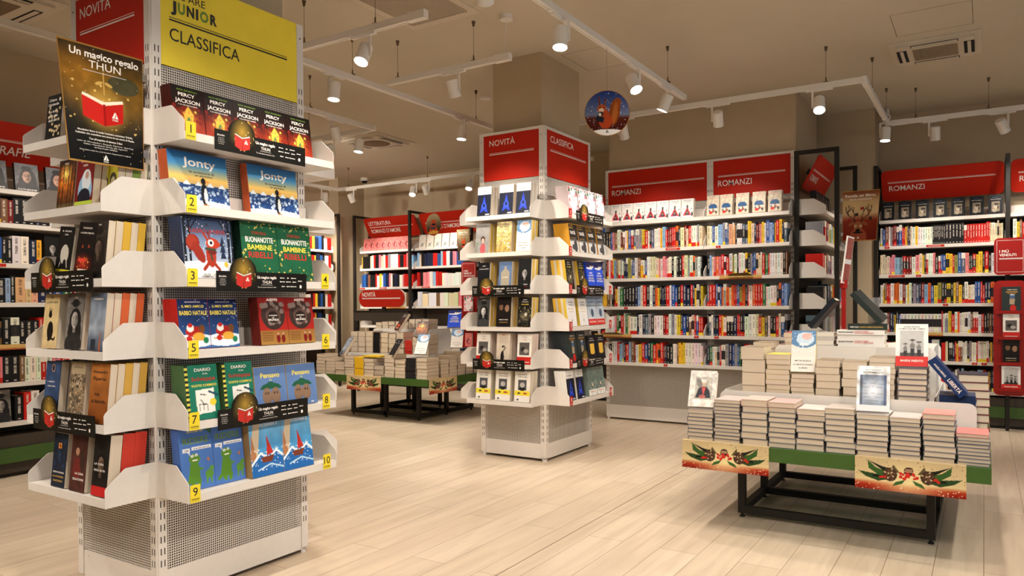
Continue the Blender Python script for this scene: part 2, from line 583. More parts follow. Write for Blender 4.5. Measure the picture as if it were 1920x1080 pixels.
# ---------------------------------------------------------------- fixtures: white perforated shelving
def face_T(kind, plane, rootloc):
    """Local frame of a shelving face: x along the face, y=0 the face, -y outward."""
    L = Matrix.Translation(-Vector(rootloc))
    if kind == 'S':
        return L @ Matrix.Translation((0, plane, 0))
    if kind == 'N':
        return L @ Matrix.Translation((0, plane, 0)) @ Matrix.Rotation(math.pi, 4, 'Z')
    if kind == 'E':
        return L @ Matrix.Translation((plane, 0, 0)) @ Matrix.Rotation(math.pi / 2, 4, 'Z')
    return L @ Matrix.Translation((plane, 0, 0)) @ Matrix.Rotation(-math.pi / 2, 4, 'Z')

def post_mesh(T, x0, x1, z1, m=(WHITE, HOLE)):
    b = MB(T).box(x0, x1, -0.006, 0.03, 0.03, z1)
    b.box(x0 + .004, x1 - .004, .004, .024, 0.012, 0.03)
    b.cyl(((x0 + x1) / 2, .012, 0.0), ((x0 + x1) / 2, .012, .012), .013, n=12)
    w = (x1 - x0) * .3
    z = .16
    while z < z1 - .32:
        for x in (x0 + w, x1 - w):
            b.add([(x - .0022, -.0064, z), (x + .0022, -.0064, z), (x + .0022, -.0064, z + .028), (x - .0022, -.0064, z + .028)], [(0, 1, 2, 3)], 1)
        z += .05
    b.cyl(((x0 + x1) / 2, -.0064, z1 - .07), ((x0 + x1) / 2, -.007, z1 - .07), .004, n=10, m=1)
    return b.mesh('upright', list(m))

def end_panel(mb, x, d, th=.0022, flip=1):
    pts = [(0, 0), (-d, 0), (-d, .072), (-d + .006, .082), (-d * .64, .142), (-d * .6, .146), (0, .148)]
    mb.prism([(a, b) for a, b in pts], x, x + th * flip, 'x')

def shelf_part(parent, T, x0, x1, z, d=.215, stop=0.0, ends=True):
    b = MB(T)
    b.box(x0, x1, -d, -.004, z, z + .033)
    s = obj('shelf', b, WHITE, parent)
    if ends:
        for x, f in ((x0 - .0004, 1), (x1 + .0004, -1)):
            e = MB(T @ Matrix.Translation((0, 0, z - .0003)))
            end_panel(e, x, d + .0012, .0024, -f)
            obj('end_panel', e, WHITE, s)
    if stop:
        obj('book_stop', MB(T).box(x0 + .01, x1 - .01, -.03, -.02, z + .033, z + .033 + stop), WHITE, s)
    return s

def sign_part(parent, T, x0, x1, z0, z1, lines, material, ink, d=.004):
    """Header sign: lines = (text, x, z, cap height, width); rules = pairs of strips."""
    s = obj('header_sign', MB(T).box(x0, x1, -.004, .006, z0, z1), material, parent)
    b = MB(T)
    mats = ink if isinstance(ink, list) else [ink]
    for q in lines:
        if q[0] == '=':
            _, xa, xb, z = q[:4]
            m = q[4] if len(q) > 4 else 0
            b.box(xa, xb, -.0052, -.0042, z, z + .0065, m)
            b.box(xa, xb, -.0052, -.0042, z + .013, z + .0155, m)
        else:
            t, x, z, h, w = q[:5]
            put_text(b, t, x, z, h, w, q[5] if len(q) > 5 else 0, -.0048, 'L', .045 if len(t) == 1 else .004)
    obj('sign_lettering', b, mats, s)
    return s

ZS = (1.92, 1.627, 1.331, 1.04, .75, .457)
def unit_face(root, loc, kind, plane, u0, u1, zs, header, z1=2.66, pw=.04, left=True, right=True, stop=(), rail=True, hz=2.262, kick=.14, d=.215):
    T = face_T(kind, plane, loc)
    if left:
        link('upright', post_mesh(T, u0, u0 + pw, z1), root)
    if right:
        link('upright', post_mesh(T, u1 - pw, u1, z1), root)
    a, b = u0 + pw, u1 - pw
    p = MB(T)
    p.add([(a, 0, kick), (b, 0, kick), (b, 0, hz), (a, 0, hz)], [(0, 1, 2, 3)])
    me = p.mesh('perforated_panel', PERF)
    ul = me.uv_layers.new(name='UVMap')
    for li, uv in enumerate(((0, 0), (b - a, 0), (b - a, hz - kick), (0, hz - kick))):
        ul.data[li].uv = uv
    link('perforated_panel', me, root)
    obj('hole_shade_sheet', MB(T).box(a - .01, b + .01, .03, .033, .05, hz), HOLE_SHADE, root)  # added dark sheet, paints the shade seen through the holes
    k = MB(T).box(a + .001, b - .001, -.002, .012, .022, kick)
    for x in (a + .04, b - .04):
        k.cyl((x, -.002, kick - .02), (x, -.0035, kick - .02), .004, n=8)
    obj('kick_plate', k, WHITE, root)
    if rail:
        r = MB(T).box(a, b, -.004, .02, z1 - .022, z1)
        obj('top_rail', r, WHITE, root)
    if header:
        sign_part(root, T, a, b, hz + .004, z1 - (.023 if rail else 0), *header)
    for i, z in enumerate(zs):
        shelf_part(root, T, u0 + .004, u1 - .004, z, d=d, stop=stop[i] if i < len(stop) else 0)

def tower(loc, label, heads, stops):
    root = empty('shelving_tower', loc, label, 'shelving', 'four-sided perforated shelving towers', 0)
    root['kind'] = 'thing'
    x0, x1, y0, y1 = loc[0] - .305, loc[0] + .305, loc[1] - .405, loc[1] + .405
    unit_face(root, loc, 'S', y0, x0, x1, ZS, heads[0])
    unit_face(root, loc, 'E', x1, y0, y1, ZS, heads[1], stop=stops, rail=heads[1][1] is RED)
    unit_face(root, loc, 'N', y1, -x1, -x0, ZS, heads[0])
    unit_face(root, loc, 'W', x0, -y1, -y0, ZS, heads[1], rail=heads[1][1] is RED)
    tc = MB(Matrix.Translation(-Vector(loc)))
    a0, a1, b0, b1 = loc[0] - .262, loc[0] + .245, loc[1] - .355, loc[1] + .345
    for q in ((x0 + .03, x1 - .03, y0 + .03, b0), (x0 + .03, x1 - .03, b1, y1 - .03), (x0 + .03, a0, b0, b1), (a1, x1 - .03, b0, b1)):
        tc.box(*q, 2.61, 2.622)
    obj('light_block_plate', tc, WHITE, root)  # unseen plate, added to keep lamp light out of the tower
    return root

def NOV(x):
    return ([('NOVITÀ', x, 2.548, .046, .248), ('=', x, x + .425, 2.475)], RED, INKW)
TA = (-3.215, 2.222, 0)
TB = (-3.235, 5.508, 0)
y0 = TA[1] - .405
JUN = [('WE ARE', 1.90, 2.562, .03, .17, 0), ('J', 1.905, 2.503, .042, .026, 0), ('U', 1.938, 2.503, .042, .034, 1), ('N', 1.98, 2.503, .042, .036, 0), ('I', 2.024, 2.503, .042, .012, 0),
       ('O', 2.044, 2.503, .042, .042, 1), ('R', 2.095, 2.503, .042, .034, 0), ('=', 1.897, 2.525, 2.46, 0), ('CLASSIFICA', 1.898, 2.378, .052, .35, 0)]
tower(TA, 'white shelving tower with a yellow CLASSIFICA header and a black poster clipped to its corner', [NOV(-3.445), (JUN, YEL, [INKK, INKG])], (0, .08, 0, .08, .06, .08))
tower(TB, 'white shelving tower with red NOVITÀ and CLASSIFICA headers in the middle of the floor', [NOV(-3.443), ([('CLASSIFICA', 5.203, 2.545, .05, .397), ('=', 5.202, 5.826, 2.472)], RED, INKW)], (0,) * 6)

# white wall bookcases with ROMANZI headers
RZ = (2.067, 1.779, 1.48, 1.188, .898, .607)
def rom(x, xr):
    return ([('ROMANZI', x, 2.412, .056, .33), ('=', x, xr, 2.503)], RED, INKW)
PY = 7.40
for lab, a, b, l, hd in (('wide white perforated bookcase with a red ROMANZI header at the partition', -3.475, -2.325, True, rom(-3.40, -2.385)),
                         ('narrow white perforated bookcase with a red ROMANZI header beside the dark corner frame', -2.325, -1.52, True, rom(-2.245, -1.60))):
    loc = ((a + b) / 2, PY, 0)
    root = empty('perforated_bookcase', loc, lab, 'bookcase', 'white perforated bookcases')
    unit_face(root, loc, 'S', PY, a, b, RZ, hd, z1=2.69, pw=.032, kick=.16, hz=2.285, stop=(.1,))

# ---------------------------------------------------------------- dark framed bookcases
def frame_bookcase(label, T, W, zs, sign, right=False, base=True, back=True, posts=True, rows=None, sign_z=(2.33, 2.63), low_back=False):
    """T: local frame, x along the case, y=0 its back, -y to the front."""
    loc = T @ Vector((W / 2, -.15, 0))
    root = empty('framed_bookcase', loc, label, 'bookcase', 'dark framed bookcases')
    TL = Matrix.Translation(-loc) @ T
    for x in ([0] + ([W] if right else [])):
        obj('front_post', MB(TL).box(x - .018, x + .018, -.39, -.35, .012, 2.665).cyl((x, -.37, 0), (x, -.37, .012), .012, n=10), DARK, root)
        obj('back_post', MB(TL).box(x - .018, x + .018, -.04, 0, 0, 2.665), DARK, root)
        obj('depth_bar', MB(TL).box(x - .018, x + .018, -.35, -.04, 2.63, 2.665), DARK, root)
    if back:
        obj('back_panel', MB(TL).box(.02, W - .02, -.012, 0, .02, zs[0] + .03), DARKB, root)
    if base:
        bs = obj('base_box', MB(TL).box(.02, W - .02, -.262, -.012, .03, .305).box(.03, W - .03, -.22, -.03, 0, .03), DARKB, root)
        obj('base_panel', MB(TL).box(.02, W - .02, -.282, -.262, .108, .215), GREEN, bs)
    for i, z in enumerate(zs):
        shelf_part(root, TL, .022, W - .022, z, d=.272, stop=.1 if i == 0 else 0)
    if sign:
        x0, x1, lines = sign
        za, zb = sign_z
        ang = math.atan2(.16, zb - za)
        S = TL @ Matrix.Translation((0, -.05, za)) @ Matrix.Rotation(ang, 4, 'X')
        H = math.hypot(.16, zb - za)
        s = obj('header_sign', MB(S).prism(rounded(x0, x1, 0, H, .05), -.012, 0, 'y'), RED, root)
        b = MB(S)
        for q in lines:
            if q[0] == '=':
                b.box(q[1], q[2], -.0132, -.0122, q[3], q[3] + .006)
                b.box(q[1], q[2], -.0132, -.0122, q[3] + .012, q[3] + .0145)
            else:
                put_text(b, q[0], q[1], q[2], q[3], q[4], 0, -.0128, 'L', .008)
        obj('sign_lettering', b, INKW, s)
        obj('sign_bracket', MB(S).box(x0 + .1, x0 + .14, 0, .05, H * .4, H * .55), DARK, s)
    return root

def Tback(x):
    return Matrix.Translation((x, 8.97, 0))
LX = -8.385
AM = lambda extra: (.04, 1.09, [('ROMANZI D\u2019AMORE', .13, .085, .062, .6), ('=', .12, 1.0, .175)] + extra)
frame_bookcase('dark framed bookcase with a red LETTERATURA sign at the far corner pier', Tback(LX), 1.13, (2.07, 1.795, 1.5, 1.2, .9, .6), AM([('LETTERATURA', .12, .215, .062, .46)]))
frame_bookcase('dark framed bookcase with white covers and a fox poster, next after the LETTERATURA sign', Tback(LX + 1.13), 1.13, (2.07, 1.795, 1.5, 1.2, .9, .6), AM([]))
frame_bookcase('dark framed bookcase mostly hidden behind the middle shelving tower', Tback(LX + 2.26), 1.13, (2.07, 1.795, 1.5, 1.2, .9, .6), AM([]))
frame_bookcase('dark framed bookcase seen only in the gap beside the wide ROMANZI bookcase', Tback(LX + 3.39), 1.13, (2.07, 1.795, 1.5, 1.2, .9, .6), AM([]), right=True)
RXB = -.955
ROMS = lambda: (.03, 1.12, [('ROMANZI', .10, .115, .055, .33), ('=', .09, 1.05, .2)])
RB = (2.07, 1.80, 1.5, 1.2, .902, .613, .325)
frame_bookcase('dark framed bookcase with wide red ROMANZI sign and black portrait covers on top', Tback(RXB), 1.145, RB, ROMS())
frame_bookcase('dark framed bookcase past the red bestseller rack with a cut-off ROMANZI sign', Tback(RXB + 1.145), 1.145, RB, ROMS(), right=True)
# corner case facing across the aisle, built against the partition
frame_bookcase('dark framed bookcase with a tilted red ROMANZI sign on the partition corner', Matrix.Translation((-1.505, 7.335, 0)) @ Matrix.Rotation(math.pi / 2, 4, 'Z'), 1.13,
               (2.07, 1.78, 1.48, 1.19, .9, .6), (.06, 1.05, [('ROMANZI', .12, .1, .055, .33), ('=', .1, .95, .19)]), right=True)
frame_bookcase('dark framed bookcase on the far side wall behind the back display table', Matrix.Translation((-8.79, 7.16, 0)) @ Matrix.Rotation(math.pi / 2, 4, 'Z'), 1.13,
               (2.07, 1.795, 1.5, 1.2, .9, .6), (.04, 1.09, [('=', .1, 1.0, .19)]), right=True)
BZ = (2.09, 1.84, 1.545, 1.255, .945, .665, .375)
frame_bookcase('dark framed bookcase with a red BIOGRAFIE sign behind the yellow-header tower', Matrix.Translation((-6.33, 2.36, 0)) @ Matrix.Rotation(math.pi / 2, 4, 'Z'), 1.13,
               BZ, (.0, 1.1, [('BIOGRAFIE', .10, .09, .065, .42), ('=', .08, 1.0, .19)]), sign_z=(2.33, 2.63))

# ---------------------------------------------------------------- low display tables
def low_table(loc, W, D, label, legs, tiers):
    """loc: floor point at the middle; tiers: (x0,x1,y0,y1,z0,z1,rim)."""
    root = empty('display_table', loc, label, 'table', 'low book display tables')
    b = MB().box(-W / 2, W / 2, -D / 2, D / 2, .405, .478)
    top = obj('platform', b, GREEN, root)
    top.location = (0, 0, 0)
    xs, ys = legs
    for x in xs:
        for y in ys:
            obj('leg', MB().box(x - .02, x + .02, y - .02, y + .02, .025, .405).cyl((x, y, .006), (x, y, .025), .008, n=10).cyl((x, y, 0), (x, y, .006), .016, n=14), DARK, root)
    for x in (xs[0], xs[-1]):
        obj('side_rail', MB().box(x - .02, x + .02, ys[0] + .02, ys[-1] - .02, .025, .065), DARK, root)
    for y in ys:
        obj('cross_rail', MB().box(xs[0] + .02, xs[-1] - .02, y - .02, y + .02, .025, .065), DARK, root)
    for x in (xs[0], xs[-1]):
        obj('upper_rail', MB().box(x - .02, x + .02, ys[0] + .02, ys[-1] - .02, .365, .405), DARK, root)
    for (x0, x1, y0, y1, z0, z1, rim, *ext) in tiers:
        r = obj('riser', MB().box(x0 + .015, x1 - .015, y0 + .006, y1 - .006, z0, z1), PANELW, root)
        for y in (y0, y1 - .004):
            obj('riser_panel', MB().prism(rounded(x0, x1 + (ext[0] if ext and y == y0 else 0), z0, z1 + rim, .035), y, y + .004, 'y'), PANELW, r)
        for x in (x0 + .012, x1 - .016):
            obj('riser_panel', MB().prism(rounded(y0 + .03, y1 - .03, z0, z1 + rim, .035), x, x + .004, 'x'), PANELW, r)
    return root
T1 = (-.705, 4.91, 0)
low_table(T1, 1.47, 1.70, 'low green display table on dark legs stacked with cream-edged books near the front', ((-.49, .475), (-.52, 0, .52)),
          ((-.60, .50, -.58, .58, .478, .70, .042, .175), (-.36, .485, -.27, .27, .70, .955, .042)))
T2 = (-5.655, 6.745, 0)
low_table(T2, 1.65, 1.51, 'low green display table stacked with paperbacks at the back, under the NOVITÀ pill sign', ((-.485, .015, .485), (-.485, 0, .485)),
          ((-.60, .60, -.46, .46, .478, .66, .05), (-.42, .42, -.22, .22, .66, .93, .05)))

# ---------------------------------------------------------------- ceiling fittings
def track(label, pts, wires, ends='', z=2.945):
    """White lighting track along pts, hung on wires from the ceiling."""
    loc = Vector((*pts[0], z))
    root = empty('lighting_track', loc, label, 'track', 'ceiling lighting tracks')
    L = Matrix.Translation(-loc)
    for i, (a, b) in enumerate(zip(pts, pts[1:])):
        d = Vector((b[0] - a[0], b[1] - a[1], 0))
        ln = d.length
        T = L @ Matrix.Translation((a[0], a[1], z)) @ Matrix.Rotation(math.atan2(d.y, d.x), 4, 'Z')
        s0, s1 = (.06 if i else 0), (ln - .015 if i < len(pts) - 2 else ln)
        r = obj('rail', MB(T).box(s0, s1, -.0175, .0175, .004, .042).box(s0, s1, -.019, -.008, 0, .006).box(s0, s1, .008, .019, 0, .006), LAMPW, root)
        if i:
            obj('corner_joint', MB(T).box(-.02, .07, -.017, .017, .004, .042).cyl((0, 0, .002), (0, 0, .044), .024, n=14).box(.03, .16, -.022, .022, -.002, .044), LAMPW, root)
        if i == 0 and 'a' in ends:
            obj('feed_box', MB(T).box(-.11, .02, -.022, .022, -.004, .046), LAMPW, root)
        if i == len(pts) - 2 and 'b' in ends:
            obj('feed_box', MB(T).box(ln - .02, ln + .11, -.022, .022, -.004, .046), LAMPW, root)
    for x, y in wires:
        w = obj('suspension_wire', MB(L).cyl((x, y, z + .042), (x, y, CZ), .0014, n=6), mat('steel_wire', (90, 78, 62), .4, .6, noise=.05), root)
        obj('ceiling_cap', MB(L).cyl((x, y, CZ - .035), (x, y, CZ), .007, .014, n=12), mat('bronze_cap', (96, 78, 54), .5, .3, noise=.05), w)
        obj('wire_clamp', MB(L).box(x - .02, x + .02, y - .008, y + .008, z + .04, z + .05).cyl((x, y, z + .05), (x, y, z + .085), .006, .004, n=10), mat('bronze_cap'), w)
    return root
track('track running from behind the yellow-header tower to the middle pillar', [(-4.03, -1.2), (-4.03, 6.6)], [(-4.03, 4.41 - .28), (-4.05, 5.78), (-4.03, 1.0)])
track('short track with a feed box ending before the middle pillar', [(-3.89, 4.37), (-2.88, 4.37)], [(-3.79, 4.37), (-3.08, 4.37)], 'b')
track('long track ending above the display table, over the hanging squirrel disc', [(-2.115, -1.5), (-2.115, 6.05)], [(-2.105, 5.63), (-2.115, 3.0), (-2.115, 1.0)])
track('angled track turning the corner in front of the ROMANZI bookcases', [(-3.3, 6.33), (-.785, 6.33), (-.785, 8.02), (2.6, 8.02)], [(-1.06, 6.33), (-.785, 6.83), (-.785, 7.88), (-.55, 8.02), (.03, 8.02), (1.6, 8.02)])
track('short track with a feed box above the yellow-header tower top', [(-4.0, 3.46), (-2.89, 3.46)], [(-3.81, 3.46), (-3.18, 3.46)], 'b')
track('L-shaped track over the aisle before the back table', [(-4.965, -1.0), (-5.005, 5.41), (-6.9, 5.41)], [(-5.0, 4.6), (-5.9, 5.41), (-4.98, 2.9)])
track('far track along the LETTERATURA bookcases', [(-8.08, 3.0), (-8.08, 7.97), (-3.9, 7.97)], [(-7.88, 7.97), (-6.4, 7.97), (-4.9, 7.97), (-8.08, 6.2)])
track('added track over the front aisle beside the low table', [(-.2, -2.0), (-.2, 4.25)], [(-.2, 0.0), (-.2, 3.6)])  # this track and the next are unseen, added to carry extra lamps
track('added track over the aisle past the low table', [(1.0, -1.0), (1.0, 7.0)], [(1.0, 1.0), (1.0, 5.0)])

def lamp(x, y, along, target, label, power=1.0, side=1, cone=84):
    """Cylinder spotlight on a track; along 'x' or 'y' is the track's run."""
    zt = 2.945
    loc = Vector((x, y, zt))
    root = empty('spotlight', loc, label, 'spotlight', 'white track spotlights')
    q = Matrix.Rotation(0 if along == 'x' else math.pi / 2, 4, 'Z')
    obj('track_adapter', MB(q).box(-.10, .10, -.012, .012, -.016, .002).box(-.13, -.08, -.014, .014, -.006, .002), LAMPW, root)
    c = Vector((0, 0, -.125))
    aim = (Vector(target) - (loc + c)).normalized()
    perp = Vector((aim.y, -aim.x, 0))
    perp = (perp.normalized() if perp.length > 1e-3 else Vector((1, 0, 0))) * side
    pv = perp * .050
    obj('arm', MB().box(-.008, .008, -.005, .005, -.145, -.012, T=Matrix.Translation(pv) @ Matrix.Rotation(math.atan2(perp.y, perp.x), 4, 'Z')).box(-.012, .05, -.008, .008, -.018, -.010, T=Matrix.Translation((0, 0, 0)) @ Matrix.Rotation(math.atan2(perp.y, perp.x), 4, 'Z')).cyl(c + pv * .8, c + pv * 1.12, .007, n=10), LAMPW, root)
    a, b = c - aim * .062, c + aim * .062
    h = MB().cyl(a, b, .043, n=28, caps=False)
    h.cyl(a - aim * .004, a, .038, .043, n=28, caps=False)
    h.cyl(a - aim * .004, a - aim * .0045, .038, .001, n=28, caps=False)
    h.cyl(b, b - aim * .012, .043, .0395, n=28, caps=False)
    head = obj('lamp_head', h, LAMPW, root)
    obj('lens', MB().cyl(b - aim * .008, b - aim * .0085, .0395, n=28), LENS, head)
    ld = bpy.data.lights.new('spot_beam', 'SPOT')
    ld.energy = LAMP_W * power
    ld.color = LAMP_COLOR
    ld.spot_size = R(cone)
    ld.spot_blend = 0.85
    ld.shadow_soft_size = 0.035
    lo = link('spot_beam', ld, root)
    lo.location = b + aim * .006
    lo.rotation_euler = aim.to_track_quat('-Z', 'Y').to_euler()
    return root
LAMPS = [
 (-3.28, 3.46, 'x', (-3.2, 2.5, .9), 'spotlight turned towards the yellow-header tower, on the short track behind it', .8),
 (-4.03, 3.94, 'y', (-4.0, 3.6, 0), 'spotlight pointing straight down just past the yellow-header tower', 1),
 (-2.115, 3.89, 'y', (-1.95, 3.3, 0), 'spotlight high on the long track over the central floor', 1.15),
 (-3.26, 4.37, 'x', (-3.2, 5.1, 1.1), 'spotlight aimed at the NOVITÀ face of the middle tower', 1),
 (-4.03, 5.52, 'y', (-4.1, 5.3, 0), 'spotlight pointing down beside the middle pillar', 1),
 (-5.2, 5.41, 'x', (-5.3, 5.0, 0), 'spotlight below the round-grille ceiling cassette', 1),
 (-2.115, 4.98, 'y', (-1.0, 4.3, .6), 'spotlight beside the hanging squirrel disc, turned to the table', 1.2),
 (-2.115, 5.6, 'y', (-2.9, 5.5, 1.1), 'spotlight at the end of the long track, aimed at the middle tower', 1.1),
 (-1.92, 6.33, 'x', (-2.1, 7.3, 1.4), 'spotlight turned away to the narrow ROMANZI bookcase', .85),
 (-1.11, 6.33, 'x', (-.85, 5.0, .7), 'brightly lit spotlight before the track corner, facing the display table', 1.2),
 (-2.79, 6.33, 'x', (-2.9, 7.3, 1.4), 'spotlight half hidden behind the hanging squirrel disc', .85),
 (-.785, 7.80, 'y', (-.9, 7.5, 0), 'spotlight pointing down at the inner corner of the angled track', 1),
 (-.39, 8.02, 'x', (-.4, 8.6, 1.0), 'spotlight above the wide ROMANZI sign of the dark bookcase', .9),
 (.137, 8.02, 'x', (.7, 8.8, 1.6), 'spotlight tipped away above the bestseller rack', .9),
 (-8.08, 7.70, 'y', (-8.6, 8.3, 1.6), 'spotlight at the far track corner by the side wall', 2.2),
 (-7.82, 7.97, 'x', (-7.7, 8.8, 1.3), 'spotlight above the LETTERATURA sign', 1),
 (-6.66, 7.97, 'x', (-6.2, 6.9, .8), 'lit spotlight of a close pair on the far track', 1),
 (-6.43, 7.97, 'x', (-6.6, 8.8, 1.4), 'unlit-looking spotlight of a close pair on the far track', 1),
 (-5.70, 7.97, 'x', (-5.5, 7.0, .8), 'lit spotlight on the far track next to the middle tower', 1),
 (-2.115, 2.5, 'y', (-2.9, 2.25, 1.2), 'added spotlight lighting the numbered shelves of the yellow-header tower', .9),  # from here down: unseen lamps, added to brighten shelves, tables and floor
 (-2.115, 1.2, 'y', (-2.9, 2.0, 1.0), 'added spotlight over the aisle before the yellow-header tower', .6),
 (-2.115, -.3, 'y', (-3.1, 1.5, .8), 'added spotlight near the start of the long track', .6),
 (-4.03, .3, 'y', (-3.3, 1.7, 1.0), 'added spotlight lighting the NOVITÀ face of the yellow-header tower', .55),
 (-4.965, 1.3, 'y', (-6.1, 2.2, 1.2), 'added spotlight aimed at the BIOGRAFIE bookcase from the near end', .7),
 (-4.985, 3.3, 'y', (-6.1, 2.9, 1.2), 'added spotlight aimed at the BIOGRAFIE bookcase from behind the tower', .9),
 (-.2, 3.3, 'y', (-.6, 4.2, .6), 'added spotlight over the near edge of the front display table', .9),
 (-.2, 1.9, 'y', (-.9, 2.5, 0), 'added spotlight over the open floor before the display table', 1.05),
 (-.2, .2, 'y', (-1.3, 1.2, 0), 'added spotlight over the front aisle floor', .7),
 (-.2, 4.2, 'y', (-.6, 4.8, .6), 'added spotlight at the end of the track over the display table', .8),
 (1.0, 3.4, 'y', (.2, 4.2, .5), 'added spotlight on the aisle track aimed at the table corner', .8),
 (1.0, 5.2, 'y', (.2, 5.0, .6), 'added spotlight on the aisle track beside the display table', .9),
 (1.0, 6.6, 'y', (.3, 8.5, 1.2), 'added spotlight on the aisle track aimed at the dark ROMANZI bookcase', 1),
 (1.4, 8.02, 'x', (1.1, 8.7, 1.3), 'added spotlight past the bestseller rack on the angled track', .8),
 (-5.6, 5.41, 'x', (-5.7, 6.5, .7), 'added spotlight aimed at the back display table', 1),
 (-6.6, 5.41, 'x', (-6.3, 6.3, .7), 'added spotlight at the end of the L-shaped track', 1),
 (-4.4, 7.97, 'x', (-4.6, 8.7, 1.3), 'added spotlight on the far track behind the middle tower', 1),
 (-.2, 1.1, 'y', (-2.8, 2.1, .75), 'added spotlight across the aisle aimed at the numbered shelves', 1.5),
 (-.2, 2.6, 'y', (-2.8, 2.4, .8), 'added spotlight across the aisle aimed at the far edge of the numbered shelves', 1.1),
 (-.2, 3.9, 'y', (-2.8, 5.4, .95), 'added spotlight across the aisle aimed at the CLASSIFICA face of the middle tower', 1.6),
 (-2.115, 3.1, 'y', (-3.2, 5.0, 1.0), 'added spotlight on the long track aimed back at the middle tower', 1.3),
 (-4.03, 2.75, 'y', (-3.3, 5.0, 1.0), 'added spotlight behind the yellow-header tower aimed at the middle tower', 1.1),
 (-4.03, -1.0, 'y', (-3.2, 1.7, 1.2), 'added spotlight at the start of the track aimed at the NOVITÀ face', 1.0),
 (-.2, .6, 'y', (-.75, 4.05, .6), 'added spotlight aimed along the aisle at the front of the low table', 1.45),
 (1.0, 1.8, 'y', (-.6, 4.05, .5), 'added spotlight on the side track aimed at the front of the low table', 1.2),
 (-.2, -1.2, 'y', (-1.6, 3.0, 0), 'added spotlight near the shop front washing the floor', .9),
 (-4.03, -.3, 'y', (-4.0, .9, 0), 'added spotlight washing the floor before the NOVITÀ face', 1.5),
 (-4.965, .3, 'y', (-4.9, 1.7, 0), 'added spotlight washing the floor before the BIOGRAFIE bookcase', 1.9),
 (-8.08, 4.4, 'y', (-8.6, 8.4, 1.5), 'added spotlight on the far track washing the corner pier', 2.4),
 (-5.0, 4.9, 'y', (-5.4, 6.1, .6), 'added spotlight on the L-shaped track aimed at the back table front', 1.1),
 (-6.3, 5.41, 'x', (-7.8, 8.9, 2.2), 'added spotlight on the L-shaped track aimed at the LETTERATURA sign', 1.2),
 (-8.08, 5.6, 'y', (-8.6, 6.6, 1.2), 'added spotlight on the far track along the side wall', 1),
]
for i, (x, y, al, tg, lab, pw) in enumerate(LAMPS):
    lamp(x, y, al, tg, lab, pw, 1 if i % 2 else -1, 60 if any(q in lab for q in ('across the aisle', 'aimed back', 'behind the yellow-header tower aimed', 'start of the track', 'low table', 'NOVITÀ face of the yellow', 'numbered shelves')) else 84)

def cassette(x0, x1, y0, y1, label, round_grille=False):
    cx, cy = (x0 + x1) / 2, (y0 + y1) / 2
    w, d = x1 - x0, y1 - y0
    root = empty('air_conditioner', (cx, cy, CZ), label, 'air conditioner', 'ceiling air conditioners')
    obj('frame', MB().box(-w / 2, w / 2, -d / 2, d / 2, -.014, 0), CEILP, root)
    obj('cover', MB().box(-w * .42, w * .42, -d * .42, d * .42, -.034, -.014), CEILP, root)
    g = MB()
    n = 26
    for i in range(n):
        x = -w * .24 + w * .48 * i / (n - 1)
        L = d * .24 * (math.sqrt(max(0, 1 - (x / (w * .26)) ** 2)) if round_grille else 1)
        g.box(x - .004, x + .004, -L, L, -.040, -.034)
    obj('grille', g, mat('grille_grey', (136, 116, 92), .7, noise=.03), root)
    for sx, sy in ((1, 0), (-1, 0), (0, 1), (0, -1)):
        v = MB()
        if sx:
            v.box(sx * w * .37 - .035, sx * w * .37 + .035, -d * .26, d * .26, -.0355, -.034)
            f = MB().box(sx * w * .37 - .012, sx * w * .37 + .012, -d * .25, d * .25, -.040, -.036)
        else:
            v.box(-w * .26, w * .26, sy * d * .37 - .03, sy * d * .37 + .03, -.0355, -.034)
            f = MB().box(-w * .25, w * .25, sy * d * .37 - .02, sy * d * .37 + .012, -.040, -.036)
        s = obj('air_slot', v, HOLE, root)
        obj('louvre_flap', f, CEILP, s)
    return root
cassette(-.64, -.02, 6.53, 7.15, 'square ceiling air conditioner with a slatted grille over the dark ROMANZI bookcase')
cassette(-6.66, -5.97, 6.51, 7.2, 'square ceiling air conditioner with a rounded grille over the back table', True)
cassette(-6.0, -5.15, 1.85, 2.65, 'square ceiling air conditioner above the BIOGRAFIE bookcase')
g = empty('ceiling_grille', (-3.235, 3.75, CZ), 'flat perforated ceiling grille above the short track behind the yellow-header tower', 'vent')
obj('frame', MB().box(-.30, .30, -.50, .50, -.008, 0), CEILP, g)
b = MB()
for i in range(30):
    b.box(-.245 + i * .0165, -.238 + i * .0165, -.45, .42, -.0095, -.008)
obj('grille_slats', b, mat('grille_grey'), g)
b = MB()
for i in range(26):
    b.box(-.24 + i * .0185, -.231 + i * .0185, .425, .433, -.0092, -.008)
obj('slot_row', b, HOLE, g)
def hatch(x0, x1, y0, y1, label):
    b = MB()
    for q in ((x0, x0 + .003, y0, y1), (x1 - .003, x1, y0, y1), (x0, x1, y0, y0 + .0015), (x0, x1, y1 - .0015, y1)):
        b.box(*q, CZ - .0008, CZ + .001)
    tag(obj('ceiling_hatch', b, mat('hatch_gap', (70, 50, 34), .9, noise=.05)), label, 'hatch', 'ceiling access hatches')
hatch(-.567, -.07, 5.9, 6.4, 'square access hatch in the ceiling before the slatted air conditioner')
hatch(-2.9, -2.47, 5.345, 5.84, 'square access hatch in the ceiling next to the middle pillar')
rs = empty('ceiling_rose', (-2.82, 4.40, CZ), 'round white ceiling rose with a cable to the short track', 'ceiling rose')
obj('cup', MB().cyl((0, 0, -.035), (0, 0, 0), .045, n=28), LAMPW, rs)
obj('cable', MB().cyl((0, 0, -.035), (-.005, -.012, -.15), .0025, n=6).cyl((-.005, -.012, -.15), (-.005, -.03, -.28), .0025, n=6), LAMPW, rs)
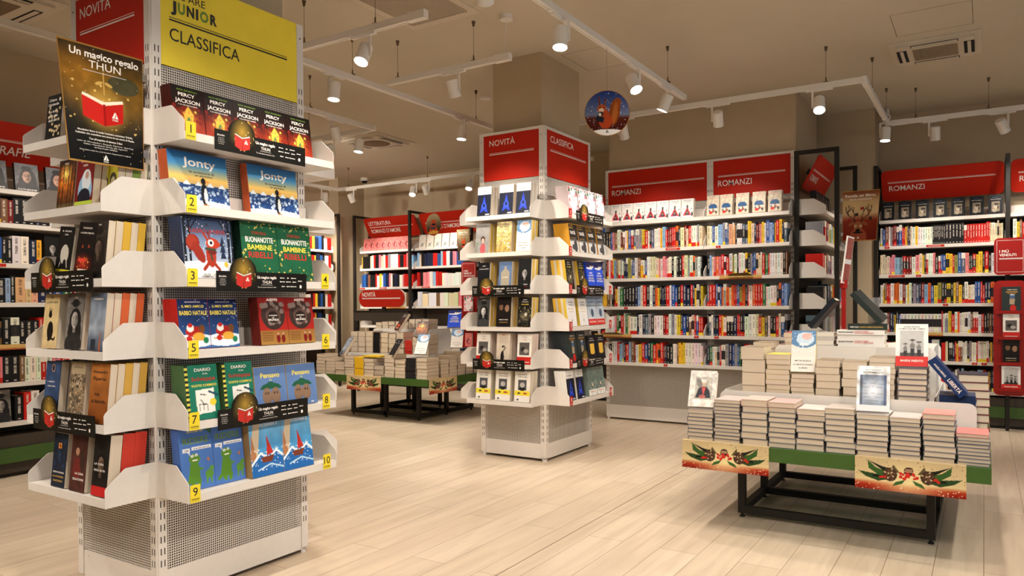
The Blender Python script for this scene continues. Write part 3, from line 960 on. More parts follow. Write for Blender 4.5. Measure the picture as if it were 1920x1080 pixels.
tag(obj('downlight', MB().cyl((0, 0, -.02), (0, 0, 0), .055, .06, n=24), LAMPW, None, Matrix.Translation((-4.10, 6.01, CZ))), 'small round white ceiling disc beside the middle pillar', 'ceiling light')
sc = empty('security_camera', (-8.3, 8.75, CZ), 'small white security camera at the far ceiling corner', 'camera', 'ceiling security cameras')
obj('body', MB().cyl((0, 0, -.05), (0, 0, 0), .06, n=20), LAMPW, sc)
obj('dome', MB().cyl((0, 0, -.085), (0, 0, -.05), .03, .05, n=20), HOLE, sc)
sc = empty('security_camera', (-.86, 8.72, CZ - .05), 'security camera on the back pier above the track corner', 'camera', 'ceiling security cameras')
obj('body', MB().cyl((0, 0, -.04), (0, -.09, -.06), .035, n=18).cyl((0, .02, .05), (0, .02, -.04), .02, n=12), LAMPW, sc)
obj('lens_ring', MB().cyl((0, -.09, -.06), (0, -.095, -.0612), .022, n=18), HOLE, sc)
# ---------------------------------------------------------------- books: covers and print
INKS = [INKW, INKK, INKY, INKR, INKGOLD, INKG, INKB]
W_, K_, Y_, R_, G_, GR_, B_ = range(7)

def blob_fig(c, u, v, s, body, head=(214, 176, 150)):
    """A small plain figure: coat and head."""
    c.ell(u, v, .16 * s, .3 * s, body).ell(u, v + .34 * s / c.k, .085 * s, .1 * s, head)
    return c

def a_flame(c):
    c.grad(0, (176, 62, 36), .35, (128, 38, 22)).grad(.35, (128, 38, 22), .62, (40, 16, 12)).grad(.62, (40, 16, 12), 1, (16, 12, 10))
    c.glow(.5, .36, .42, .42, (240, 150, 60), .8).dots(26, .02, .07, (120, 28, 20), (.05, .25, .95, .6)).dots(10, .02, .05, (235, 190, 80), (.25, .3, .75, .55))
    c.poly([(.5, .60), (.34, .44), (.38, .22), (.5, .08), (.62, .22), (.66, .44)], (236, 186, 70)).poly([(.5, .40), (.42, .3), (.5, .16), (.58, .3)], (92, 130, 70)).dots(8, .015, .03, (230, 110, 60), (.3, .2, .7, .5))

def a_ice(c):
    c.grad(.55, (250, 206, 110), .78, (70, 140, 190)).grad(.78, (70, 140, 190), 1, (26, 84, 140)).grad(.38, (214, 176, 120), .55, (250, 206, 110)).rect(0, .12, 1, .44, (36, 66, 120))
    c.dots(46, .006, .02, (150, 180, 210), (0, .3, 1, .43)).dots(40, .01, .028, (190, 208, 226), (0, .14, 1, .36)).dots(60, .006, .018, (60, 96, 150), (0, .13, 1, .43))
    for i in range(5):
        c.poly([(.02 + i * .2, .42), (.08 + i * .2, .50), (.15 + i * .2, .42)], (232, 240, 246))
    c.ell(.5, .02, .75, .12, (238, 240, 244)).ell(.57, .27, .06, .17, (24, 26, 34)).ell(.592, .25, .030, .12, (245, 245, 240)).ell(.565, .51, .042, .05, (24, 26, 34)).poly([(.6, .53), (.67, .50), (.6, .49)], (240, 130, 40)).ell(.56, .08, .03, .012, (230, 120, 40)).ell(.61, .08, .03, .012, (230, 120, 40))

def a_snow(c):
    c.grad(.15, (196, 206, 220), .6, (120, 140, 172)).grad(.6, (120, 140, 172), 1, (44, 60, 92))
    for u, s in ((.03, 1), (.12, .8), (.9, .9), (.98, 1)):
        c.line([(u, .2), (u + .02, 1)], .028 * s, (22, 26, 38)).line([(u, .75), (u + .16 * (1 if u < .5 else -1), .96)], .012, (22, 26, 38))
    for v in (.34, .44, .54):
        c.poly([(.72, v), (.84, v), (.78, v + .18)], (34, 46, 70))
    c.ell(.5, .14, .8, .16, (240, 242, 246)).dots(120, .004, .010, (250, 250, 252))
    c.ell(.19, .58, .13, .15, (140, 40, 26)).ell(.17, .60, .10, .11, (158, 52, 32)).ell(.29, .42, .09, .2, (146, 44, 28), .5).ell(.53, .38, .1, .21, (168, 54, 32)).ell(.58, .58, .135, .10, (176, 58, 34)).ell(.68, .57, .05, .05, (176, 58, 34)).line([(.48, .64), (.41, .74)], .022, (160, 50, 30)).line([(.53, .66), (.50, .76)], .02, (130, 40, 28))
    c.ell(.545, .59, .06, .06, (246, 244, 236)).ell(.55, .59, .03, .033, (24, 20, 22)).line([(.48, .26), (.38, .15)], .03, (160, 50, 30)).line([(.58, .26), (.68, .15)], .028, (160, 50, 30)).ell(.56, .44, .09, .05, (110, 30, 26)).line([(.53, .4), (.55, .31)], .018, (50, 70, 54)).line([(.44, .49), (.62, .48)], .022, (50, 70, 54)).ell(.82, .24, .04, .05, (220, 190, 60)).rect(0, 0, 1, .09, (238, 236, 232))

def a_stars(c):
    c.noise(.12, 6)
    for i in range(90):
        u, v = c.r.rand(2)
        if abs(u - .5) < .36 and abs(v - .58) < .3:
            continue
        s = .012 + .04 * c.r.rand() ** 2
        c.poly([(u, v + s / c.k), (u + s * .28, v + s * .28 / c.k), (u + s, v), (u + s * .28, v - s * .28 / c.k), (u, v - s / c.k), (u - s * .28, v - s * .28 / c.k), (u - s, v), (u - s * .28, v + s * .28 / c.k)], (228, 200, 96))

def a_xmas(c):
    c.grad(0, (52, 96, 150), 1, (18, 30, 74)).noise(.2, 5).dots(50, .004, .012, (235, 240, 250)).ell(.5, .16, .7, .2, (214, 224, 236))
    c.ell(.5, .34, .30, .16, (176, 34, 26)).ell(.62, .24, .2, .12, (214, 160, 60)).ell(.36, .42, .12, .12, (240, 236, 228)).ell(.36, .47, .08, .06, (206, 40, 30)).ell(.74, .4, .1, .12, (120, 74, 40)).line([(.12, .2), (.85, .16)], .02, (206, 160, 60)).ell(.3, .2, .1, .08, (186, 40, 30)).ell(.85, .16, .09, .09, (30, 120, 80))

def a_ring(c):
    c.grad(.3, (170, 40, 34), 1, (120, 24, 22)).grad(0, (170, 128, 64), .3, (150, 100, 52)).ell(.5, .62, .42, .42, (58, 44, 40)).ell(.5, .6, .26, .24, (92, 70, 62)).dots(16, .04, .085, (132, 112, 104), (.12, .45, .88, .9)).ell(.5, .58, .2, .17, (40, 28, 26))
    for u in (.62, .8):
        blob_fig(c, u, .12, .42, (120, 26, 24), (196, 150, 120))
    for i in range(5):
        c.line([(.06, .24 - i * .04), (.44, .24 - i * .04)], .008, (90, 56, 30))

def a_diary(c):
    c.rect(0, 0, .09, 1, (36, 40, 34))
    for i in range(11):
        c.rect(0, i / 11, .09, i / 11 + .045, (214, 206, 84))
    c.poly([(.3, .1), (.86, .12), (.85, .56), (.28, .54)], (238, 234, 224)).line([(.5, .18), (.5, .3), (.42, .36)], .012, (40, 40, 40)).line([(.36, .28), (.62, .27), (.62, .15)], .012, (40, 40, 40)).line([(.38, .27), (.38, .16)], .012, (40, 40, 40)).line([(.44, .46), (.6, .44)], .014, (40, 40, 40)).ell(.8, .3, .1, .1, (228, 206, 60)).line([(.7, .5), (.96, .42)], .03, (26, 70, 90)).dots(14, .008, .014, (20, 80, 66), (.12, .56, 1, 1))

def a_twins(c):
    c.noise(.08, 5).ell(.36, .3, .15, .2, (132, 104, 84)).ell(.64, .3, .15, .2, (132, 104, 84)).ell(.5, .47, .34, .16, (38, 92, 66)).rect(.1, .32, .9, .47, (96, 126, 176)).ell(.36, .34, .14, .18, (140, 112, 90)).ell(.64, .34, .14, .18, (140, 112, 90)).ell(.32, .38, .02, .03, (40, 32, 28)).ell(.4, .38, .02, .03, (40, 32, 28)).ell(.6, .38, .02, .03, (40, 32, 28)).ell(.68, .38, .02, .03, (40, 32, 28)).poly([(.14, .5), (.5, .66), (.86, .5)], (38, 92, 66)).ell(.82, .05, .05, .02, (220, 220, 225))

def a_dino(c):
    c.noise(.06, 5).poly([(.72, 1), (1, 1), (1, .86)], (60, 110, 60)).ell(.4, .3, .16, .3, (92, 140, 44)).ell(.42, .5, .17, .15, (92, 140, 44)).ell(.3, .16, .08, .2, (92, 140, 44), .3).ell(.5, .14, .07, .18, (92, 140, 44)).line([(.3, .2), (.12, .1)], .05, (92, 140, 44)).line([(.54, .34), (.64, .32)], .03, (92, 140, 44))
    c.ell(.84, .22, .13, .12, (96, 150, 60)).ell(.93, .31, .07, .07, (96, 150, 60)).line([(.76, .16), (.76, .08)], .03, (96, 150, 60)).line([(.9, .16), (.9, .08)], .03, (96, 150, 60)).ell(.36, .55, .04, .04, (240, 240, 230)).ell(.36, .55, .016, .016, (20, 20, 20)).ell(.48, .56, .04, .04, (240, 240, 230)).ell(.48, .56, .016, .016, (20, 20, 20)).rect(.36, .47, .5, .485, (240, 240, 230))
    c.rect(.08, .62, .3, .69, (240, 240, 240)).poly([(.2, .64), (.28, .62), (.3, .56)], (240, 240, 240)).rect(.36, .64, .95, .70, (240, 240, 240)).ell(.84, .46, .03, .06, (190, 110, 50), .3)

def a_sea(c):
    c.grad(0, (20, 60, 120), .4, (70, 150, 205)).grad(.4, (70, 150, 205), 1, (120, 176, 214)).noise(.15, 6).poly([(0, .45), (.16, 1), (.34, .95), (.2, .3)], (206, 186, 156)).poly([(0, .3), (.05, .8), (.2, .3)], (176, 120, 80))
    c.poly([(0, .2), (.3, .42), (.55, .3), (.8, .44), (1, .3), (1, 0), (0, 0)], (38, 104, 176)).line([(0, .22), (.3, .42), (.55, .3), (.8, .44), (1, .32)], .03, (226, 238, 244)).line([(.2, .12), (.6, .2), (1, .1)], .02, (180, 214, 236)).dots(60, .006, .018, (235, 244, 250), (0, .1, 1, .5)).poly([(.3, .34), (.72, .36), (.64, .24), (.36, .24)], (120, 60, 40)).poly([(.5, .36), (.52, .74), (.7, .4)], (186, 50, 40))

def a_windows(c):
    for i in range(26):
        u, v = .08 + .84 * c.r.rand(), .04 + .66 * c.r.rand()
        c.rect(u, v, u + .1, v + .055, (222, 200, 150)).line([(u + .05, v), (u + .05, v + .055)], .006, (20, 18, 18))
    c.ell(.82, .88, .06, .06, (235, 230, 220))

def a_autumn(c):
    c.grad(0, (60, 30, 16), .5, (200, 110, 30)).grad(.5, (200, 110, 30), 1, (40, 22, 14)).glow(.45, .7, .45, .4, (255, 220, 110), 1).noise(.7, 10).dots(60, .01, .04, (190, 60, 26), (0, .3, 1, .85)).grad(0, (120, 96, 60), .08, (90, 70, 40))
    for u in (.08, .3, .62, .8, .95):
        c.line([(u, .02), (u + .02, .9)], .022, (40, 24, 16))

def a_veil(c):
    c.noise(.2, 5).ell(.55, .3, .4, .5, (150, 190, 220)).ell(.6, .5, .26, .34, (225, 232, 238)).ell(.52, .14, .36, .3, (26, 26, 40)).ell(.62, .6, .1, .12, (190, 150, 128)).rect(0, 0, 1, .07, (190, 210, 70))

def a_heads(c):
    c.ell(.28, .5, .18, .2, (70, 60, 46)).ell(.74, .55, .2, .24, (70, 60, 46)).ell(.28, .46, .12, .15, (200, 190, 150)).ell(.74, .5, .13, .17, (200, 190, 150)).ell(.3, .16, .24, .22, (130, 120, 100)).ell(.76, .16, .24, .26, (60, 54, 44))

def a_blot(c):
    c.ell(.52, .46, .27, .34, (206, 198, 184)).ell(.58, .3, .1, .12, (20, 18, 18)).line([(.3, .3), (.22, .2)], .02, (200, 190, 180)).line([(.7, .32), (.76, .22)], .03, (200, 190, 180)).rect(0, 0, 1, .17, (228, 210, 50)).line([(.14, .11), (.8, .11)], .01, (90, 80, 20)).line([(.14, .06), (.7, .06)], .01, (90, 80, 20))

def a_fire(c):
    c.glow(.45, .22, .6, .4, (190, 40, 30), .95).dots(26, .01, .035, (230, 130, 60), (.15, .1, .8, .35)).ell(.4, .3, .26, .06, (220, 70, 50)).rect(.2, .1, .75, .14, (235, 220, 200)).ell(.34, .55, .05, .05, (150, 60, 40)).ell(.68, .56, .05, .05, (150, 60, 40))

def portrait(bg, hair, skin, coat, band=None):
    def f(c):
        c.noise(.25, 4).ell(.54, .5, .34, .42, hair).ell(.3, .3, .16, .34, hair).ell(.76, .3, .16, .4, hair).ell(.5, .1, .5, .34, coat).rect(.42, .3, .58, .42, tuple(int(q * .7) for q in skin)).ell(.5, .52, .185, .26, skin).ell(.5, .82, .22, .13, hair).ell(.43, .56, .035, .02, hair).ell(.57, .56, .035, .02, hair).ell(.5, .43, .07, .02, tuple(int(q * .7) for q in skin)).ell(.6, .5, .1, .2, tuple(int(q * .5) for q in skin), 0, .6).ell(.52, .5, .022, .06, tuple(int(q * .8) for q in skin)).noise(.3, 12)
        if band:
            c.rect(0, 0, 1, .16, band)
    return f

def a_cat(c):
    c.grad(0, (196, 168, 120), .16, (214, 190, 140)).noise(.12, 5).ell(.5, .32, .2, .34, (22, 18, 16)).ell(.44, .62, .11, .12, (22, 18, 16)).poly([(.35, .66), (.37, .76), (.43, .68)], (22, 18, 16)).poly([(.46, .68), (.52, .76), (.53, .65)], (22, 18, 16)).line([(.6, .18), (.8, .16), (.84, .2)], .035, (22, 18, 16)).ell(.44, .16, .1, .05, (22, 18, 16))

def a_mist(c):
    c.grad(0, (70, 80, 96), .4, (150, 160, 172)).grad(.4, (150, 160, 172), 1, (110, 122, 140)).noise(.3, 5).poly([(.7, 0), (.76, .4), (.82, 0)], (180, 90, 50)).rect(.2, 0, .5, .2, (46, 50, 60))

def a_spire(c):
    c.noise(.35, 5).poly([(.36, 0), (.47, .28), (.58, 0)], (190, 90, 44)).ell(.5, .88, .12, .15, (170, 130, 90)).ell(.5, .88, .08, .11, (34, 46, 72))

def a_crowd(c):
    c.noise(.4, 6).dots(90, .03, .07, (90, 76, 62)).dots(70, .02, .05, (196, 176, 146)).dots(50, .02, .04, (44, 46, 56)).dots(10, .02, .035, (190, 110, 50)).rect(0, .8, 1, 1, (176, 156, 124))

def a_night(c):
    c.noise(.3, 6)
    for i in range(20):
        u, v = .1 + .8 * c.r.rand(), .35 + .6 * c.r.rand()
        c.rect(u, v, u + .08, v + .06, (36, 60, 90))
    c.rect(.35, .72, .6, .82, (214, 130, 50)).rect(.46, .72, .49, .82, (60, 40, 20)).rect(.35, .76, .6, .775, (60, 40, 20))

def a_crimson(c):
    c.noise(.5, 6).ell(.4, .7, .12, .14, (176, 130, 100)).ell(.42, .4, .26, .4, (110, 40, 36)).ell(.75, .55, .16, .4, (60, 40, 34))

def a_blueshape(c):
    c.rect(0, 0, 1, .74, (24, 28, 44)).noise(.12, 5).poly([(.5, .68), (.32, .3), (.2, .1), (.5, .2), (.8, .1), (.66, .32)], (40, 66, 200)).ell(.5, .34, .2, .18, (54, 84, 216)).ell(.5, .36, .1, .1, (24, 28, 44)).rect(.62, .03, .92, .07, (220, 220, 230))

def a_girl(c):
    c.noise(.15, 5).ell(.55, .46, .17, .2, (70, 52, 46)).ell(.55, .42, .1, .14, (214, 170, 150)).ell(.56, .14, .2, .34, (186, 88, 92)).line([(.12, .05), (.12, .3)], .03, (110, 120, 100)).ell(.13, .32, .08, .1, (120, 140, 110))

def a_gold(c):
    c.grad(0, (180, 150, 80), 1, (206, 190, 140)).noise(.5, 9).dots(60, .02, .06, (214, 180, 84), (0, .05, 1, .65)).dots(40, .015, .04, (240, 236, 214), (0, .1, 1, .7)).dots(24, .015, .04, (120, 130, 110), (0, 0, 1, .6))

def a_wave(c):
    c.rect(0, 0, 1, .36, (238, 232, 222)).ell(.5, .85, .66, .5, (96, 136, 176)).ell(.56, .8, .36, .3, (200, 220, 234)).ell(.62, .86, .2, .16, (222, 180, 170)).dots(70, .008, .02, (240, 244, 248), (0, .45, 1, 1)).ell(.52, .66, .2, .06, (236, 238, 236))

def a_house(c):
    c.grad(0, (120, 120, 96), .12, (130, 140, 110)).rect(0, .12, 1, 1, (96, 120, 158)).noise(.08, 5).poly([(.15, .1), (.15, .6), (.5, .8), (.85, .6), (.85, .1)], (168, 158, 138)).rect(.42, .62, .58, .84, (168, 158, 138))

def a_tangle(c):
    c.glow(.5, .35, .55, .5, (130, 120, 90), .8)
    for i in range(40):
        u, v, w, x = c.r.rand(4)
        c.line([(u, v * .65), (u + (w - .5) * .5, v * .65 + (x - .3) * .2)], .007, (150, 140, 112) if i % 3 else (206, 190, 120))
    c.ell(.58, .42, .1, .12, (206, 196, 170))

def a_photoband(band, ph=(90, 84, 80)):
    def f(c):
        c.rect(.14, .3, .86, .72, ph).noise(.06, 4).ell(.4, .5, .16, .14, (40, 38, 38)).ell(.62, .44, .16, .12, (170, 160, 150)).rect(0, 0, 1, .24, band)
        for i in range(3):
            c.line([(.14, .17 - i * .05), (.86, .17 - i * .05)], .009, (245, 240, 230))
    return f

def a_silhouette(c):
    c.grad(0, (196, 180, 160), 1, (220, 208, 190)).noise(.12, 4).rect(.18, .0, .8, 1, (204, 190, 170)).ell(.46, .22, .13, .38, (34, 28, 28)).ell(.48, .56, .07, .09, (34, 28, 28)).line([(.5, .4), (.66, .52), (.56, .58)], .035, (34, 28, 28)).ell(.5, .95, .1, .03, (180, 50, 40))

def a_whiteyellow(c):
    c.rect(.24, .38, .78, .72, (84, 84, 86)).noise(.05, 4).ell(.5, .56, .16, .14, (190, 184, 178)).ell(.5, .42, .2, .1, (30, 30, 34)).rect(0, .2, 1, .36, (232, 214, 60)).ell(.3, .28, .1, .05, (60, 56, 50)).ell(.7, .28, .14, .05, (176, 60, 60)).rect(.18, .05, .3, .09, (60, 60, 60))

def a_floral(c):
    for i in range(64):
        u, v = c.r.rand(2)
        if abs(u - .5) < .27 and abs(v - .48) < .36:
            continue
        c.ell(u, v, .05 + .06 * c.r.rand(), .05 + .06 * c.r.rand(), [(238, 150, 160), (226, 110, 124), (250, 196, 196), (60, 110, 84), (110, 116, 124)][c.r.randint(5)])
    c.ell(.5, .5, .32, .5, (250, 236, 236))

def a_nanny(c):
    c.rect(0, 0, 1, .36, (196, 194, 190)).rect(0, .36, 1, .42, (120, 116, 112)).noise(.06, 4).ell(.62, .2, .2, .34, (62, 60, 62)).ell(.62, .47, .1, .1, (84, 80, 80)).ell(.36, .16, .16, .16, (70, 68, 70)).rect(.1, .46, .5, .5, (120, 86, 40)).rect(0, .97, 1, 1, (206, 150, 60))

def a_blueman(c):
    c.rect(0, .8, 1, 1, (30, 36, 110)).ell(.62, .82, .14, .14, (236, 232, 226)).line([(.1, .78), (.6, .76), (.9, .84)], .05, (226, 222, 220)).ell(.62, .9, .08, .08, (50, 44, 46))

def a_shadow(c):
    c.grad(.2, (206, 210, 216), 1, (150, 170, 190)).noise(.2, 4).ell(.55, .4, .16, .24, (70, 88, 112)).rect(0, 0, 1, .2, (206, 48, 40))
    for i in range(4):
        c.line([(.1, .16 - i * .04), (.9, .16 - i * .04)], .009, (240, 200, 190))

def a_jar(c):
    c.ell(.55, .46, .15, .2, (150, 130, 104)).ell(.55, .6, .14, .1, (70, 96, 140)).rect(.42, .3, .68, .5, (170, 150, 122)).ell(.55, .68, .14, .04, (190, 200, 210)).ell(.6, .16, .16, .2, (190, 44, 36)).rect(.2, .78, .85, .81, (190, 140, 70)).rect(.3, .72, .75, .745, (190, 140, 70))

def a_square(c):
    c.rect(.3, .3, .8, .66, (232, 184, 70)).ell(.55, .3, .25, .07, (232, 184, 70)).line([(.26, .3), (.4, .23), (.7, .23), (.84, .3)], .012, (150, 120, 50)).rect(.36, .1, .72, .125, (150, 150, 146))

def a_arches(c):
    c.rect(0, 0, 1, .2, (238, 236, 230)).noise(.2, 8)
    for r in (.4, .3, .2):
        c.mix(np.abs(np.hypot(c.U - .5, (c.V - .62) * c.k) - r) < .012, (90, 128, 110))
    c.dots(30, .02, .05, (76, 96, 92), (0, .22, 1, .55)).ell(.45, .34, .13, .12, (60, 60, 60)).ell(.5, .36, .08, .1, (220, 204, 180))

def a_lady(c):
    c.poly([(.5, .58), (.16, .1), (.84, .1)], (40, 36, 50)).poly([(.46, .52), (.14, .1), (.3, .1), (.49, .44)], (200, 60, 72)).poly([(.54, .52), (.86, .1), (.7, .1), (.51, .44)], (200, 60, 72)).rect(.16, .1, .84, .125, (206, 66, 76))
    c.ell(.5, .27, .05, .06, (190, 150, 60)).ell(.5, .53, .09, .1, (64, 46, 40)).ell(.5, .62, .07, .07, (74, 52, 44)).ell(.9, .16, .08, .16, (30, 30, 40)).ell(.9, .27, .05, .05, (50, 40, 38)).ell(.16, .46, .06, .06, (206, 170, 100)).line([(.07, .1), (.05, .34)], .014, (60, 70, 100)).ell(.84, .46, .03, .05, (90, 70, 40)).dots(10, .01, .025, (90, 110, 160), (.36, .12, .64, .3))

def a_tree(c):
    c.ell(.5, .42, .36, .26, (52, 92, 140)).noise(.2, 10).rect(.14, .1, .86, .36, (226, 216, 196)).line([(.52, .14), (.5, .42)], .04, (110, 90, 76)).ell(.34, .15, .16, .12, (206, 46, 40)).ell(.62, .22, .06, .1, (190, 60, 50)).ell(.76, .16, .08, .12, (60, 56, 60)).ell(.24, .26, .06, .08, (70, 96, 130))

def a_bust(c):
    c.rect(.2, .12, .8, .66, (150, 136, 116)).noise(.1, 4).ell(.52, .4, .16, .2, (206, 190, 166)).ell(.56, .52, .17, .1, (60, 52, 48)).ell(.42, .2, .18, .14, (180, 164, 140)).ell(.66, .36, .06, .16, (90, 78, 68)).ell(.46, .44, .03, .02, (60, 50, 46))

def a_pinkcover(c):
    c.dots(60, .03, .08, (236, 130, 120)).dots(40, .02, .05, (210, 96, 96)).dots(20, .02, .04, (246, 200, 170)).ell(.5, .4, .3, .3, (196, 76, 84)).ell(.42, .44, .08, .16, (40, 36, 40)).ell(.6, .4, .07, .15, (230, 190, 170)).ell(.46, .6, .06, .06, (40, 36, 40))

def a_sprig(c):
    c.line([(.3, .1), (.5, .24), (.72, .36)], .03, (50, 56, 60)).line([(.34, .34), (.5, .24), (.62, .12)], .03, (70, 80, 80)).dots(8, .03, .05, (60, 66, 70), (.28, .08, .75, .38)).line([(.26, .8), (.74, .8)], .008, (150, 140, 130)).line([(.3, .72), (.7, .72)], .008, (150, 140, 130)).ell(.14, .93, .04, .03, (60, 56, 56)).ell(.84, .93, .05, .04, (190, 170, 130))

def a_boys(c):
    c.rect(.14, .2, .86, .84, (186, 184, 180)).rect(.14, .2, .86, .32, (70, 68, 66)).noise(.08, 6)
    for u, v, s in ((.3, .32, .8), (.52, .36, 1), (.72, .34, .9)):
        c.ell(u, v, .07 * s, .2 * s, (40, 38, 38)).ell(u, v + .12 * s, .08 * s, .1 * s, (120, 116, 112)).ell(u, v + .22 * s, .045 * s, .05 * s, (150, 144, 138)).ell(u, v + .26 * s, .1 * s, .025 * s, (50, 48, 46))
    c.rect(0, 0, 1, .24, (206, 44, 38))

def a_silver(c):
    c.rect(.1, .14, .9, .8, (120, 132, 152)).noise(.5, 7).glow(.5, .45, .5, .55, (244, 246, 250), 1)  # the pale glow is a glare painted onto the silver picture
    for v in (.22, .3, .38, .52, .6, .7):
        c.line([(.1, v), (.5, v + .015), (.9, v - .005)], .007, (96, 106, 126), .6)
    c.rect(0, 0, 1, .14, (226, 226, 228)).rect(.1, .14, .18, .8, (60, 66, 80), .6).rect(.82, .14, .9, .8, (46, 66, 110), .5)

def a_painter(c):
    c.rect(.22, .2, .84, .82, (190, 184, 174)).noise(.25, 9).poly([(.24, .24), (.34, .5), (.46, .56), (.62, .56), (.76, .46), (.82, .24)], (62, 64, 70)).poly([(.46, .54), (.54, .3), (.62, .54)], (206, 92, 92)).ell(.53, .64, .09, .12, (206, 178, 156)).ell(.53, .72, .11, .07, (226, 222, 214)).ell(.36, .66, .1, .2, (110, 106, 104), .3, .6).ell(.5, .28, .12, .07, (196, 110, 104)).noise(.2, 16)

